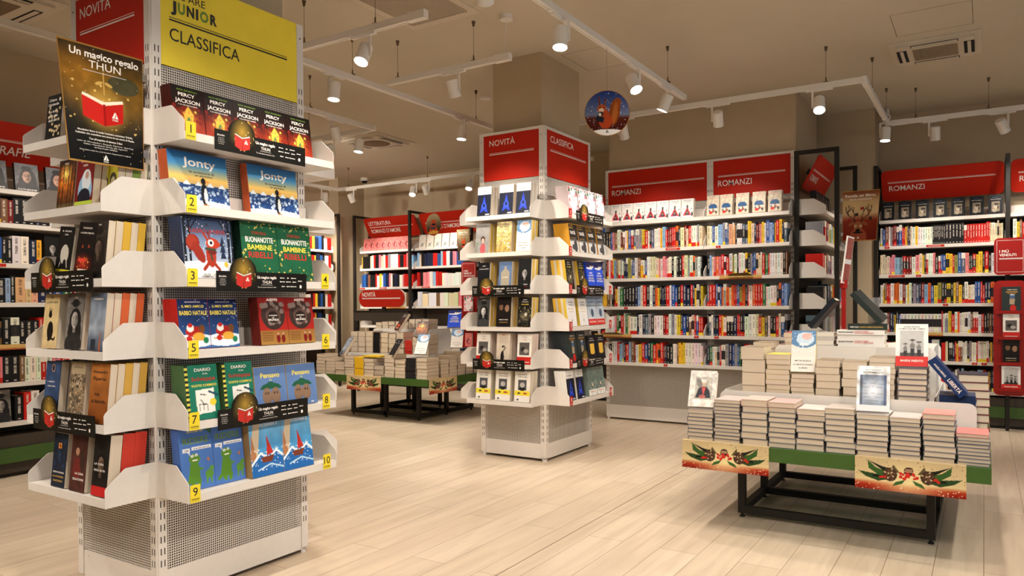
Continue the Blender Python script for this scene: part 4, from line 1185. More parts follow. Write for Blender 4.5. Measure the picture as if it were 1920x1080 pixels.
# key: (w, h, t, board colour, short description, artist, background, lettering)
KINDS = {
 'flame': (.147, .208, .022, (66, 20, 16), 'black fantasy paperback with flames', a_flame, (20, 14, 12), [('RICK RIORDAN', .5, .9, .045, .62, GR_), ('PERCY', .48, .79, .095, .52, W_), ('JACKSON', .5, .66, .105, .78, W_), ('E GLI DEI DELL\u2019OLIMPO', .5, .605, .03, .6, W_)]),
 'ice': (.284, .242, .011, (196, 92, 52), 'blue polar picture book', a_ice, (40, 100, 160), [('Jonty', .52, .76, .12, .56, W_), ('le avventure di', .55, .64, .032, .42, K_), ('un pinguino', .58, .585, .032, .3, K_)]),
 'snow': (.238, .255, .011, (40, 52, 80), 'snowy red squirrel picture book', a_snow, (110, 130, 160), [('IL', .5, .86, .05, .07, K_), ('LADRO di NEVE', .5, .745, .07, .7, R_), ('ALICE', .42, .045, .035, None, K_), ('HEMMING', .42, .01, .035, None, K_), ('NICOLA', .84, .045, .035, None, K_), ('SLATER', .84, .01, .035, None, K_)]),
 'stars': (.197, .258, .034, (20, 50, 38), 'green gold-starred bedtime book', a_stars, (32, 92, 62), [('STORIE DELLA', .5, .78, .065, .4, R_), ('BUONANOTTE', .5, .645, .12, .76, W_), ('BAMBINE', .5, .515, .115, .68, Y_), ('RIBELLI', .5, .375, .13, .66, R_), ('LE STORIE PREFERITE', .5, .05, .06, .86, K_)]),
 'xmas': (.142, .207, .018, (186, 30, 24), 'blue Christmas sleigh children\u2019s book', a_xmas, (30, 50, 110), [('GIOVANNA STILTON', .5, .93, .03, .5, W_), ('IL MIO AMICO', .5, .83, .07, .72, Y_), ('BABBO NATALE', .5, .68, .12, .9, Y_)]),
 'ring': (.158, .216, .02, (104, 34, 28), 'red gang-cover adventure book', a_ring, (150, 34, 30), [('AIEFFE', .5, .92, .07, .4, W_), ('LA MONETA', .5, .6, .035, .3, W_), ('DEI', .5, .555, .03, None, W_), ('MONDI', .5, .5, .06, .36, W_)]),
 'diary': (.152, .226, .017, (66, 100, 62), 'green spiral-look diary book', a_diary, (34, 118, 94), [('DIARIO', .55, .88, .08, .5, W_), ('di una', .62, .82, .045, None, W_), ('Schiappa', .56, .71, .1, .74, R_), ('VUOTO COSMICO', .56, .6, .06, .78, Y_)]),
 'twins': (.176, .193, .02, (206, 176, 110), 'powder-blue picture book with two brown heads', a_twins, (98, 128, 178), [('Pensavo', .5, .74, .12, .6, Y_), ('TI', .5, .655, .05, None, Y_)]),
 'dino': (.152, .255, .012, (70, 108, 178), 'blue joke book with green dinosaurs', a_dino, (78, 118, 186), [('100 COSE PER', .5, .93, .04, .5, Y_), ('RIDERE', .5, .75, .16, .78, GR_), ('COME', .19, .64, .035, None, K_), ('SE MI VEDI PERCHÉ', .65, .655, .03, .5, K_)]),
 'sea': (.176, .244, .014, (176, 140, 90), 'blue ocean-wave film book', a_sea, (60, 130, 190), [('OCEANIA 2', .62, .9, .07, .56, W_)]),
 'windows': (.12, .19, .03, (18, 18, 20), 'black lit-windows novel', a_windows, (18, 18, 20), [('Chiara', .36, .86, .09, .5, W_), ('Gamberale', .42, .76, .09, .7, W_), ('Le luci', .4, .6, .09, .5, W_), ('nelle case', .45, .5, .09, .6, W_), ('degli altri', .45, .4, .09, .6, W_)]),
 'autumn': (.13, .2, .035, (60, 34, 20), 'orange autumn-wood novel', a_autumn, (120, 60, 24), [('MARIA', .45, .9, .05, None, W_)]),
 'veil': (.13, .2, .03, (140, 22, 22), 'dark red novel with a pale veiled figure', a_veil, (120, 20, 20), [('LA SIGNORA', .5, .88, .06, .55, W_), ('ROSSA', .5, .79, .06, None, W_)]),
 'heads': (.118, .185, .03, (206, 196, 50), 'yellow two-heads novel', a_heads, (214, 204, 56), [('VITE', .5, .88, .07, None, K_)]),
 'blot': (.12, .215, .03, (20, 18, 18), 'black novel with a pale blot and yellow band', a_blot, (22, 20, 20), [('IL BUIO', .5, .9, .05, .6, W_), ('FUORI', .5, .83, .05, None, W_)]),
 'fire': (.135, .222, .03, (22, 16, 16), 'black novel with a burning red crown', a_fire, (22, 16, 16), [('FUOCO', .5, .88, .05, .5, W_), ('LA GUERRA PERDUTA', .5, .79, .045, .75, W_)]),
 'face': (.118, .228, .03, (40, 34, 30), 'dim brown portrait novel', portrait(0, (34, 28, 24), (96, 78, 66), (30, 24, 22)), (50, 42, 36), [('VOCI', .5, .92, .05, None, W_)]),
 'cat': (.122, .232, .034, (196, 164, 110), 'tan novel with a sitting black cat', a_cat, (214, 188, 136), [('ELSA', .5, .92, .06, None, K_), ('IL GATTO NERO', .5, .83, .06, .75, K_)]),
 'couple': (.13, .234, .034, (40, 38, 38), 'black-and-white couple novel', portrait(0, (32, 30, 30), (176, 168, 158), (44, 42, 42)), (120, 114, 108), [('DUE', .5, .9, .06, None, W_), ('AMORI SOSPESI', .5, .8, .05, .7, K_)]),
 'mist': (.115, .232, .03, (120, 130, 146), 'grey misty city novel', a_mist, (140, 150, 162), [('NEBBIA', .5, .88, .06, .6, W_)]),
 'spire': (.12, .235, .034, (40, 56, 88), 'dusky blue novel with an orange spire', a_spire, (52, 72, 108), [('IL CAMMINO', .4, .62, .04, .5, W_), ('VERSO SERA', .45, .54, .04, .55, W_)]),
 'crowd': (.112, .238, .034, (150, 128, 96), 'brown crowd-of-hats novel', a_crowd, (140, 120, 92), [('LA FOLLA', .5, .9, .06, .6, K_)]),
 'amber': (.136, .238, .03, (150, 84, 34), 'amber text-cover novel', lambda c: c.grad(0, (120, 62, 24), 1, (196, 124, 60)).noise(.25, 4), (160, 90, 40), [('Alessandro', .5, .84, .085, .8, K_), ('Piperno', .5, .72, .1, .7, K_), ('Aria', .4, .46, .1, None, K_), ('di famiglia', .5, .34, .1, .75, K_)]),
 'night': (.108, .225, .03, (20, 28, 40), 'navy night-windows novel', a_night, (24, 34, 50), [('STEVE WOODS', .5, .26, .06, .8, W_), ('LA LOCANDA', .5, .18, .07, .8, G_), ('NASCOSTA', .5, .1, .07, .7, G_)]),
 'crimson': (.118, .232, .03, (70, 36, 32), 'dark crimson costume novel', a_crimson, (76, 40, 34), [('LA CASA', .6, .3, .07, .55, W_), ('DELLE DONNE', .55, .2, .07, .7, W_)]),
 'redband': (.112, .245, .05, (22, 18, 18), 'thick black novel with a red foot band', portrait(0, (18, 16, 16), (120, 96, 80), (30, 24, 24), (196, 34, 34)), (30, 26, 26), [('LA CASA', .4, .5, .07, .6, W_), ('DEGLI ALTRI', .45, .4, .07, .7, W_)]),
 'shape': (.13, .235, .024, (226, 222, 214), 'white novel with a bright blue shape on navy', a_blueshape, (234, 230, 224), [('DACIA', .5, .9, .035, None, K_), ('INTERMEZZO', .5, .82, .055, .62, K_)]),
 'girl': (.13, .236, .024, (206, 180, 70), 'grey novel with a girl in pink', a_girl, (150, 146, 142), [('VITTORIA', .5, .9, .05, .6, K_)]),
 'gold': (.138, .24, .024, (206, 176, 66), 'golden crowded-landscape novel', a_gold, (206, 180, 110), [('IL REGNO', .5, .9, .06, .6, K_), ('DI SABBIA', .5, .81, .06, .6, K_)]),
 'wave': (.13, .24, .024, (206, 176, 66), 'white novel with a blue sea swirl', a_wave, (232, 226, 216), [('MATTEO BUSSOLA', .5, .25, .06, .66, K_), ('LA NEVE IN FONDO', .5, .16, .06, .8, K_), ('AL MARE', .5, .08, .06, None, K_)]),
 'plain': (.112, .22, .024, (24, 24, 26), 'plain black text-cover novel', lambda c: c.noise(.2, 4), (24, 24, 28), [('ANNA', .5, .86, .06, None, W_), ('OLTRE LA NOTTE', .5, .75, .05, .8, W_)]),
 'house': (.118, .222, .024, (206, 180, 70), 'blue novel with a grey house', a_house, (98, 120, 156), [('LA CASA', .5, .42, .08, None, W_)]),
 'man': (.115, .236, .024, (20, 20, 20), 'black novel with a lit man\u2019s face', portrait(0, (18, 18, 18), (170, 164, 158), (26, 26, 26)), (20, 20, 20), [('FERRO', .6, .14, .07, None, W_), ('NOVITÀ', .6, .07, .05, None, R_)]),
 'woman': (.115, .232, .024, (26, 26, 26), 'black-and-white woman novel', portrait(0, (24, 24, 24), (206, 200, 194), (60, 58, 58)), (70, 68, 66), [('SOGNI', .5, .9, .06, None, W_)]),
 'pair': (.132, .234, .024, (22, 18, 16), 'dark novel with two faces', lambda c: c.noise(.3, 4).ell(.3, .66, .14, .2, (120, 88, 66)).ell(.72, .62, .15, .21, (150, 112, 86)).ell(.3, .8, .16, .12, (26, 20, 18)).ell(.74, .8, .18, .12, (30, 22, 18)), (26, 20, 18), [('MARCO VICHI', .5, .22, .055, .6, W_), ('IL RICATTO', .5, .13, .055, .6, G_)]),
 'tangle': (.118, .23, .024, (206, 170, 56), 'black novel with a tangled thicket', a_tangle, (22, 20, 18), [('MARCO', .5, .9, .06, None, W_), ('DE FRANCHI', .5, .83, .06, None, W_), ('VOLVER', .5, .74, .075, .6, Y_)]),
 'photo': (.13, .236, .024, (228, 222, 212), 'white novel with a grey photo and red band', a_photoband((196, 40, 34)), (232, 226, 216), [('IO SONO', .5, .88, .05, None, K_), ('IL MARE', .5, .8, .05, None, R_)]),
 'silh': (.125, .238, .024, (206, 192, 172), 'beige novel with a dark silhouette', a_silhouette, (214, 200, 180), []),
 'yellowband': (.14, .238, .026, (228, 222, 212), 'white novel with a yellow picture band', a_whiteyellow, (234, 228, 218), [('LA VITA', .5, .88, .05, .6, K_), ('CHE SI AMA', .5, .8, .05, .6, K_)]),
 'floral': (.15, .224, .02, (226, 206, 206), 'pink-and-white floral novel', a_floral, (246, 226, 226), [('IL GIARDINO', .5, .62, .05, .5, R_), ('DI ROSE', .5, .5, .06, .4, R_)]),
 'nanny': (.145, .224, .026, (206, 148, 44), 'black-and-grey TATÀ novel', a_nanny, (34, 32, 32), [('VALÉRIE', .3, .9, .06, .4, G_), ('PERRIN', .3, .82, .07, .5, G_), ('TATÀ', .4, .62, .16, .62, W_)]),
 'azure': (.15, .23, .026, (32, 70, 200), 'vivid blue novel with an outstretched figure', a_blueman, (34, 78, 206), [('AIMEE', .5, .58, .08, .4, W_), ('LACASSE', .5, .49, .08, .6, W_), ('STORIE', .5, .38, .09, .6, Y_), ('NOTTURNE', .5, .29, .09, .7, W_)]),
 'white': (.15, .222, .022, (206, 176, 60), 'white text-cover novel', lambda c: c.noise(.04, 4).ell(.5, .2, .04, .06, (40, 36, 34)), (232, 228, 224), [('Caroline', .5, .84, .06, .5, K_), ('Dolo', .5, .74, .06, .4, K_), ('Dell\u2019amore', .5, .6, .07, .66, G_), ('e altrove', .5, .5, .06, .6, G_)]),
 'shadow': (.15, .25, .03, (176, 190, 206), 'pale blue thriller with a red foot band', a_shadow, (176, 190, 204), [('DONATO', .5, .86, .11, .8, B_), ('CARRISI', .5, .73, .11, .8, B_), ('LA CASA DEI SILENZI', .5, .63, .04, .7, K_)]),
 'jar': (.15, .242, .026, (44, 52, 50), 'slate novel with a glass jar', a_jar, (46, 54, 52), [('FABIO VOLO', .55, .86, .06, .5, W_)]),
 'square': (.155, .2, .04, (24, 26, 30), 'black novel with a yellow square', a_square, (26, 28, 34), [('CRISTINA', .55, .86, .05, .4, W_), ('UNA CASA SOLA', .55, .78, .05, .6, W_)]),
 'arches': (.15, .25, .03, (120, 134, 126), 'grey-green patterned novel with a white foot', a_arches, (132, 146, 138), [('IL MAGO', .5, .12, .05, .6, R_)]),
 'lady': (.125, .19, .024, (226, 220, 212), 'white novel with a red-caped lady', a_lady, (234, 228, 222), [('Paola Cereda', .5, .88, .07, .62, B_), ('LA FIGLIA', .5, .8, .04, .5, K_)]),
 'tree': (.122, .2, .03, (206, 190, 168), 'tan novel with a big blue tree', a_tree, (206, 192, 170), [('FEDERICO RIZZO', .5, .9, .04, .5, R_), ('NOI E GLI ALBERI', .5, .82, .045, .6, R_)]),
 'bust': (.12, .19, .026, (22, 22, 26), 'black novel with a young face portrait', a_bust, (24, 25, 30), [('ALBA', .46, .86, .05, .4, B_), ('UNA VITA BREVE', .5, .76, .05, .7, W_)]),
 'pink': (.118, .2, .024, (222, 128, 124), 'pink patterned novel', a_pinkcover, (226, 130, 126), []),
 'sprig': (.128, .2, .024, (226, 218, 204), 'cream novel with a dark sprig', a_sprig, (232, 224, 210), []),
 'smile': (.165, .21, .03, (24, 22, 22), 'grey biography with a smiling long-haired woman', portrait(0, (34, 24, 20), (196, 150, 128), (40, 34, 32)), (104, 102, 106), [('CATHERINE', .5, .03, .07, .8, W_)]),
 'boys': (.15, .225, .03, (228, 224, 218), 'white novel with three boys in hats', a_boys, (232, 228, 222), [('JAVIER MARÍAS', .5, .92, .035, .5, K_), ('LA METÀ DEL MIO TEMPO', .5, .87, .04, .8, K_), ('MARÍAS INEDITO', .5, .11, .07, .7, W_)]),
 'silver': (.15, .235, .03, (226, 224, 222), 'white novel with a shiny silver picture', a_silver, (228, 226, 224), [('SALLY ROONEY', .5, .9, .035, .5, K_), ('INTERMEZZO', .5, .84, .05, .6, K_)]),
 'painter': (.15, .215, .03, (228, 222, 214), 'white novel with a painted seated man', a_painter, (232, 226, 218), []),
}
_MC = {}
def board_meshes(w, h, t, hard=False):
    """Cover boards with a spine on the left, and the page block."""
    k = (round(w, 4), round(h, 4), round(t, 4), hard)
    if k not in _MC:
        c = .0026 if hard else .0009
        o = .003 if hard else .0006
        b = MB().box(-w / 2, w / 2, 0, c, 0, h).box(-w / 2, w / 2, t - c, t, 0, h).box(-w / 2, -w / 2 + c, c, t - c, 0, h)
        p = MB().box(-w / 2 + c, w / 2 - o, c, t - c, o, h - o)
        _MC[k] = (b.mesh('cover', COVER), p.mesh('page_block', PAGES))
    return _MC[k]

def book(name, dims, col, M, label, group=None, art=None, cat='book'):
    a, b = board_meshes(*dims)
    o = link(name, a)
    o.color = (*lin(col), 1)
    o.matrix_world = M
    tag(o, label, cat, group)
    link('page_block', b, o)
    if art:
        link('cover_art', art[0], o)
        if art[1]:
            link('cover_lettering', art[1], o)
    return o

_ART = {}
def kind_art(key, cell):
    if key not in _ART:
        w, h, t, col, desc, fn, bg, txt = KINDS[key]
        c = Cv(w - .001, h - .001, cell, bg, sum(map(ord, key)))
        fn(c)
        me = c.mesh('cover_art', lambda u, v: ((u - .5) * (w - .001), -.0004 + 0 * u, .0005 + v * (h - .001)))
        lt = None
        if txt:
            b = MB()
            for s, u, v, ch, ww, m in txt:
                put_text(b, s, (u - .5) * w, v * h, ch * w, ww * w if ww else None, m, -.0007, 'C', .02)
            lt = b.mesh('cover_lettering', INKS)
        _ART[key] = (me, lt)
    return _ART[key]

_seen = {}
def display(T, u, z, key, n, where, cell=.0026, d=.203, flips='', lean=.13, name='paperback_novel', pos='', skew=0.0, fcol=None, group=None):
    """A front-facing book at distance d out from the face, n-1 copies behind it."""
    w, h, t, col, desc, fn, bg, txt = KINDS[key]
    lo, hi = LIMITS.get(id(T), (-99, 99))
    u = min(max(u, lo + w / 2), hi - w / 2 - h * abs(math.sin(skew)))
    for k in range(n):
        dd = d - k * (t + .0012)
        M = T @ Matrix.Translation((u, -dd, z + (t + .001) * math.sin(lean) + w / 2 * math.sin(abs(skew)))) @ Matrix.Rotation(-lean, 4, 'X') @ Matrix.Rotation(skew, 4, 'Y')
        if k < len(flips) and flips[k] == 'f':
            M = M @ Matrix.Translation((0, t, 0)) @ Matrix.Rotation(math.pi, 4, 'Z')
        base = (pos + ' ' if pos else '') + desc
        if k == 0:
            lab = base + ', ' + where
        else:
            lab = nth(k - 1) + ' copy behind ' + base + ', ' + where
            if len(lab.split()) > 15:
                lab = nth(k - 1) + ' copy behind ' + (pos + ' ' if pos else '') + ' '.join(desc.split()[:2]) + ' cover, ' + where
        book(name, (w, h, t), fcol if fcol and k else col, M, lab, group or 'books facing out on the ' + where.split('shelf, ')[-1], kind_art(key, cell) if k == 0 else None)

SHN = ('top', 'second', 'third', 'fourth', 'fifth', 'bottom')
ID = Matrix.Identity(4)
FA_E, FA_S = face_T('E', TA[0] + .305, (0, 0, 0)), face_T('S', TA[1] - .405, (0, 0, 0))
FB_E, FB_S = face_T('E', TB[0] + .305, (0, 0, 0)), face_T('S', TB[1] - .405, (0, 0, 0))
LIMITS = {id(FA_E): (1.826, 2.619), id(FA_S): (-3.511, -2.919), id(FB_E): (5.112, 5.905), id(FB_S): (-3.531, -2.939)}
def shelf_of(i, side):
    return SHN[i] + ' shelf, ' + side

side = 'numbered face, yellow-header tower'
for i, items in enumerate((
    [(1.902, 'flame', 3, .135), (2.052, 'flame', 2, .135), (2.200, 'flame', 2, .135), (2.347, 'flame', 2, .135), (2.496, 'flame', 2, .135)],
    [(1.972, 'ice', 5, .105), (2.365, 'ice', 4, .105)],
    [(1.943, 'snow', 7), (2.205, 'stars', 3), (2.403, 'stars', 2)],
    [(1.899, 'xmas', 5, .16), (2.042, 'xmas', 2, .16), (2.272, 'ring', 3), (2.431, 'ring', 2)],
    [(1.905, 'diary', 5), (2.082, 'diary', 3), (2.252, 'twins', 2), (2.432, 'twins', 2)],
    [(1.904, 'dino', 4, .165), (2.057, 'dino', 2, .165), (2.226, 'sea', 4), (2.403, 'sea', 2)])):
    cnt = {}
    for u, k, n, *dq in items:
        cnt[k] = cnt.get(k, 0) + 1
        display(FA_E, u, ZS[i] + .0332, k, n, shelf_of(i, side), .0026, d=dq[0] if dq else .203, name='picture_book', pos=nth(cnt[k] - 1))

side = 'NOVITÀ face, yellow-header tower'
for i, items in enumerate((
    [(-3.30, 'windows', 3, ''), (-3.1, 'spire', 3, ''), (-2.99, 'mist', 2, '')],
    [(-3.21, 'autumn', 3, ''), (-3.05, 'veil', 2, ''), (-2.985 + .0, 'heads', 4, '  f')],
    [(-3.245, 'blot', 4, ''), (-3.085, 'fire', 3, ''), (-2.975, 'face', 5, '  f f')],
    [(-3.355, 'cat', 4, ''), (-3.165, 'couple', 4, ''), (-2.995, 'mist', 5, '  f f')],
    [(-3.355, 'spire', 4, ''), (-3.155, 'crowd', 3, ''), (-2.99, 'amber', 5, '  f f')],
    [(-3.30, 'night', 3, ''), (-3.15, 'crimson', 3, ''), (-2.985, 'redband', 3, ' ff')])):
    for j, (u, k, n, fl) in enumerate(items):
        if i == 1 and k == 'heads':
            u = -2.985
            if True:
                items_d = .14
        d = .203 if not (i == 1 and k == 'heads') else .15
        display(FA_S, u if not (i == 1 and k == 'veil') else -3.068, ZS[i] + .0332, k, n, shelf_of(i, side), .0026, d=d, flips=fl, lean=.1, skew=.10 if i == 2 and j < 2 else 0, fcol={'heads': (120, 150, 60), 'face': (214, 170, 60), 'mist': (206, 96, 52), 'amber': (206, 160, 70), 'redband': (196, 60, 44)}.get(k))

side = 'NOVITÀ face, middle tower'
for i, items in enumerate((
    [(-3.38, 'shape'), (-3.17, 'shape'), (-2.985, 'shape')], [(-3.40, 'girl'), (-3.195, 'gold'), (-2.995, 'wave')],
    [(-3.39, 'plain'), (-3.185, 'house'), (-2.995, 'man')], [(-3.395, 'woman'), (-3.2, 'pair'), (-3.005, 'tangle')],
    [(-3.40, 'photo'), (-3.21, 'silh'), (-3.005, 'photo')], [(-3.40, 'yellowband'), (-3.215, 'yellowband'), (-3.035, 'yellowband')])):
    cnt = {}
    for j, (u, k) in enumerate(items):
        cnt[k] = cnt.get(k, 0) + 1
        rep = sum(1 for q in items if q[1] == k) > 1
        display(FB_S, u + .01, ZS[i] + .0332, k, 4, shelf_of(i, side), .0042, flips=('  f ' if j % 2 else ' f f'), lean=.1, pos=nth(cnt[k] - 1) if rep else '', fcol=((224, 218, 208), (214, 180, 76), (216, 178, 70), (216, 178, 70), (222, 196, 186), (216, 206, 186))[i])

side = 'CLASSIFICA face, middle tower'
for i, items in enumerate((
    [(5.235, 'floral', 5), (5.4, 'floral', 2), (5.56, 'floral', 2), (5.725, 'floral', 2)],
    [(5.245, 'nanny', 5), (5.4, 'nanny', 2), (5.565, 'nanny', 2), (5.735, 'nanny', 2)],
    [(5.17, 'tangle', 5), (5.375, 'tangle', 3), (5.545, 'azure', 2), (5.70, 'azure', 2)],
    [(5.195, 'white', 5), (5.395, 'white', 3), (5.555, 'shadow', 2), (5.71, 'shadow', 2)],
    [(5.215, 'jar', 5), (5.375, 'jar', 3), (5.55, 'square', 2), (5.715, 'square', 2)],
    [(5.17, 'shape', 4), (5.335, 'shape', 3), (5.555, 'arches', 3), (5.71, 'arches', 2)])):
    cnt = {}
    for u, k, n in items:
        cnt[k] = cnt.get(k, 0) + 1
        display(FB_E, u, ZS[i] + .0332, k, n, shelf_of(i, side), .0042, pos=nth(cnt[k] - 1), flips=' f f f' if k in ('tangle', 'white') else '', fcol=(220, 176, 60) if k in ('tangle', 'white') else ((44, 48, 50) if k == 'jar' else None))

FR = face_T('S', PY, (0, 0, 0))
for i in range(8):
    display(FR, -3.40 + i * .129, RZ[0] + .0332, 'lady', 2, 'top shelf, wide ROMANZI bookcase', .0055, pos=nth(i), lean=.12)
for i, u in enumerate((-2.24, -2.11, -1.955, -1.80, -1.655)):
    display(FR, u, RZ[0] + .0332, 'tree', 2, 'top shelf, narrow ROMANZI bookcase', .0055, pos=nth(i), lean=.12)
FX = Tback(0)
for i in range(7):
    display(FX, -.855 + i * .158, RB[0] + .0332, 'bust', 1, 'top shelf, dark wide-ROMANZI-sign bookcase', .0055, d=.24, pos=nth(i), lean=.12)
for i in range(8):
    display(FX, LX + .12 + i * .119, 2.1032, 'pink', 1, 'top shelf, dark LETTERATURA bookcase', .008, d=.24, pos=nth(i), lean=.12)
for i in range(6):
    display(FX, LX + 1.13 + .13 + i * .145, 2.1032, 'sprig', 1, 'top shelf, dark bookcase with fox poster', .008, d=.24, pos=nth(i), lean=.12)
FBIO = Matrix.Translation((-6.33, 0, 0)) @ Matrix.Rotation(math.pi / 2, 4, 'Z')
for i, u in enumerate((2.58, 2.80, 3.02, 3.24)):
    display(FBIO, u, BZ[0] + .0332, 'smile', 1, 'top shelf, dark BIOGRAFIE bookcase', .004, d=.24, pos=nth(i), lean=.12)
display(FBIO, 2.975, BZ[2] + .0332, 'man', 1, 'third shelf, dark BIOGRAFIE bookcase', .004, d=.24, lean=.08)
display(FBIO, 2.60, BZ[6] + .0332, 'couple', 1, 'bottom shelf, dark BIOGRAFIE bookcase', .004, d=.24, lean=.08)
FCN = Matrix.Translation((-1.505, 0, 0)) @ Matrix.Rotation(math.pi / 2, 4, 'Z')
for i in range(5):
    display(FCN, 7.45 + i * .15, 2.1032, 'bust', 2, 'top shelf, dark corner bookcase', .006, d=.2, pos=nth(i), lean=.12)

# ---------------------------------------------------------------- spine-out rows
PALETTE = dict(w=('white', (232, 226, 216)), c=('cream', (222, 204, 172)), k=('black', (28, 26, 27)), r=('red', (192, 32, 24)), d=('dark red', (122, 24, 22)), o=('orange', (222, 98, 40)),
               y=('yellow', (230, 186, 50)), b=('blue', (44, 82, 146)), n=('navy', (28, 38, 66)), l=('light blue', (140, 174, 208)), g=('green', (48, 108, 64)), e=('grey', (150, 150, 152)),
               p=('pink', (226, 130, 138)), t=('brown', (122, 86, 58)), v=('olive', (146, 146, 66)), a=('peach', (226, 176, 130)), s=('slate', (86, 100, 118)))
def _spine_mesh(m):
    b = MB().box(-.5, .5, 0, .02, 0, 1).box(-.5, -.44, .02, 1, 0, 1).box(.44, .5, .02, 1, 0, 1)
    b.box(-.44, .44, .02, .98, .01, .975, 1)
    return b.mesh('shelved_book', [m, PAGES])
SPM = [_spine_mesh(m) for m in SPINES]
STUFF = []
def spine_row(T, x0, x1, z, row, where, end, name, seed, depth=.255, stuff=None, hmax=.218):
    rnd = random.Random(seed)
    row = row.replace(' ', '')
    ws = []
    for i, ch in enumerate(row):
        if i and row[i - 1] == ch and ch in 'wkrl' and rnd.random() < .8:
            ws.append((ws[-1][0], ws[-1][1], ws[-1][2], ws[-1][3]))
        else:
            ws.append((rnd.uniform(.6, 1.5), rnd.uniform(.82, 1.0), rnd.uniform(0, .016), rnd.choices(range(5), (66, 9, 8, 9, 8))[0]))
    tot = sum(q[0] for q in ws)
    x = x0
    for i, (ch, (wd, hh, dy, var)) in enumerate(zip(row, ws)):
        cn, col = PALETTE[ch]
        jc = [max(0, min(255, q * rnd.uniform(.93, 1.05))) for q in col]
        w = (x1 - x0) * wd / tot
        h = hmax * hh
        if stuff is not None:
            stuff.append((T, x, x + w * .97, -depth + dy, z, h, jc))
        else:
            o = link(name, SPM[var])
            o.color = (*lin(jc), 1)
            o.matrix_world = T @ Matrix.Translation((x + w / 2, -depth + dy, z)) @ Matrix.Diagonal((w * .97, .15, h, 1))
            size = 'slim' if w < .018 else ('thick' if w > .032 else '')
            tag(o, ' '.join((size + ' ' + cn + ' spine, ' + nth(i) + ' from the ' + end + ', ' + where).split()), 'book', 'spines on the ' + where)
        x += w

NTH = ('second', 'third', 'fourth', 'fifth', 'bottom')
W1 = ('ckktbptwdtwybrseeyrwkswwwylrddrroncdcrwwwec', 'nekrwryltcewnnvebwtywbwwcccpwppcwkwkkrcewoewk', 'vyytwkdywgkkkknlcrkwnoyknkrwbbkrnnrnycky',
      'kwwwwwpgwrwgcwwnwnsekwwwdrwewykbntcrbrr', 'rwwkwwrlekrltdwyrbngroordnkkwwtyyywwwwww', 'lllllewwnknnnnwwwggwknkwwwrwrrrrrkrkeewwt')
W2 = ('cwbwllebsaaakwwseyycnddpywblbyryns', 'klcpoprwrwvwkwwwykebbcccrgrwwwwwkt', 'srrbwboeocorrbvokpworrrgwwwwkobl', 'kswnnrywkknrrknwwwcrytwkkrcbe', 'ngwcepwenbebgnkro', 'yowbprywwkrnwcskr')
for i in range(5):
    spine_row(FR, -3.44, -2.345, RZ[i + 1] + .0332, W1[i], NTH[i] + ' shelf, wide ROMANZI bookcase', 'tower end', 'shelved_novel', 100 + i, depth=.2)
    if i < 4:
        spine_row(FR, -2.30, -1.545, RZ[i + 1] + .0332, W2[i], NTH[i] + ' shelf, narrow ROMANZI bookcase', 'wide bookcase end', 'shelved_novel', 110 + i, depth=.2)
    else:
        spine_row(FR, -2.30, -1.9, RZ[i + 1] + .0332, W2[i], 'fifth' + ' shelf, narrow ROMANZI bookcase', 'wide bookcase end', 'shelved_novel', 110 + i, depth=.2)
RR = ('wbtweddnbrrytncwywwwwwwkkkkkkkkkkkkkkrrrrrrrrrrcccccc', 'ccccpplls' 'rddwpcykrwwpkrbbyyrvbspkkryykrkwwww', 'wytrrwoowdwywkesndlobyvkkykytykwcwwbbrrnnobge',
      'wwwdnnykbwwwwwwwwwwwwrweyrwowwwwwtrrwrkktnnpws', 'kknryrtwwkewwwwrwwwwwwweykobkwd', 'ksnerlykwekllrrbyknwyr')
for i in range(6):
    lab = ('second', 'third', 'fourth', 'fifth', 'sixth', 'bottom')[i] + ' shelf, dark wide-sign ROMANZI bookcase'
    xa = RXB + .03 if i < 4 else -.30
    spine_row(FX, xa, RXB + 1.11, RB[i + 1] + .0332, RR[i], lab, 'pier end', 'shelved_paperback', 130 + i)
    spine_row(FX, RXB + 1.19, RXB + 1.5, RB[i + 1] + .0332, RR[(i + 2) % 6][:13], lab.replace('wide-sign', 'last'), 'rack end', 'shelved_paperback', 150 + i)
for i in range(6):
    if i > 3:
        spine_row(FX, RXB + .03, -.31, RB[i + 1] + .0332, 'wkrnywcbrwwkdyrlnwwkrc', '', '', '', 160 + i, stuff=STUFF)
    spine_row(FX, RXB + 1.505, RXB + 2.25, RB[i + 1] + .0332, 'wwkrcynbwrklwwdyrkwcnbrwwkyl', '', '', '', 260 + i, stuff=STUFF)
BB = ('ccnntdkkknkwywwkwrewn', None, 'renklkaaannbgkrkcnbw', 'kkntkwkkkrrrgpnwkscw', 'prrpkktwwwrwprcrnwkb')
for i, s in enumerate(BB):
    if s:
        spine_row(FBIO, 2.42, 3.44, BZ[i + 1] + .0332, s, ('second', 'third', 'fourth', 'fifth', 'sixth')[i] + ' shelf, dark BIOGRAFIE bookcase', 'near end', 'shelved_biography', 170 + i, hmax=.21)
spine_row(FBIO, 2.42, 2.89, BZ[2] + .0332, 'kobbkkwwny', 'third shelf, dark BIOGRAFIE bookcase', 'near end', 'shelved_biography', 180, hmax=.21)
spine_row(FBIO, 3.05, 3.40, BZ[2] + .0332, 'wwrkcnb', 'third shelf, dark BIOGRAFIE bookcase past the face-out cover', 'cover', 'shelved_biography', 181, hmax=.21)
spine_row(FBIO, 2.69, 3.40, BZ[6] + .0332, 'krwekwwcnbrk', 'bottom shelf, dark BIOGRAFIE bookcase', 'photo cover', 'shelved_biography', 182, hmax=.215)
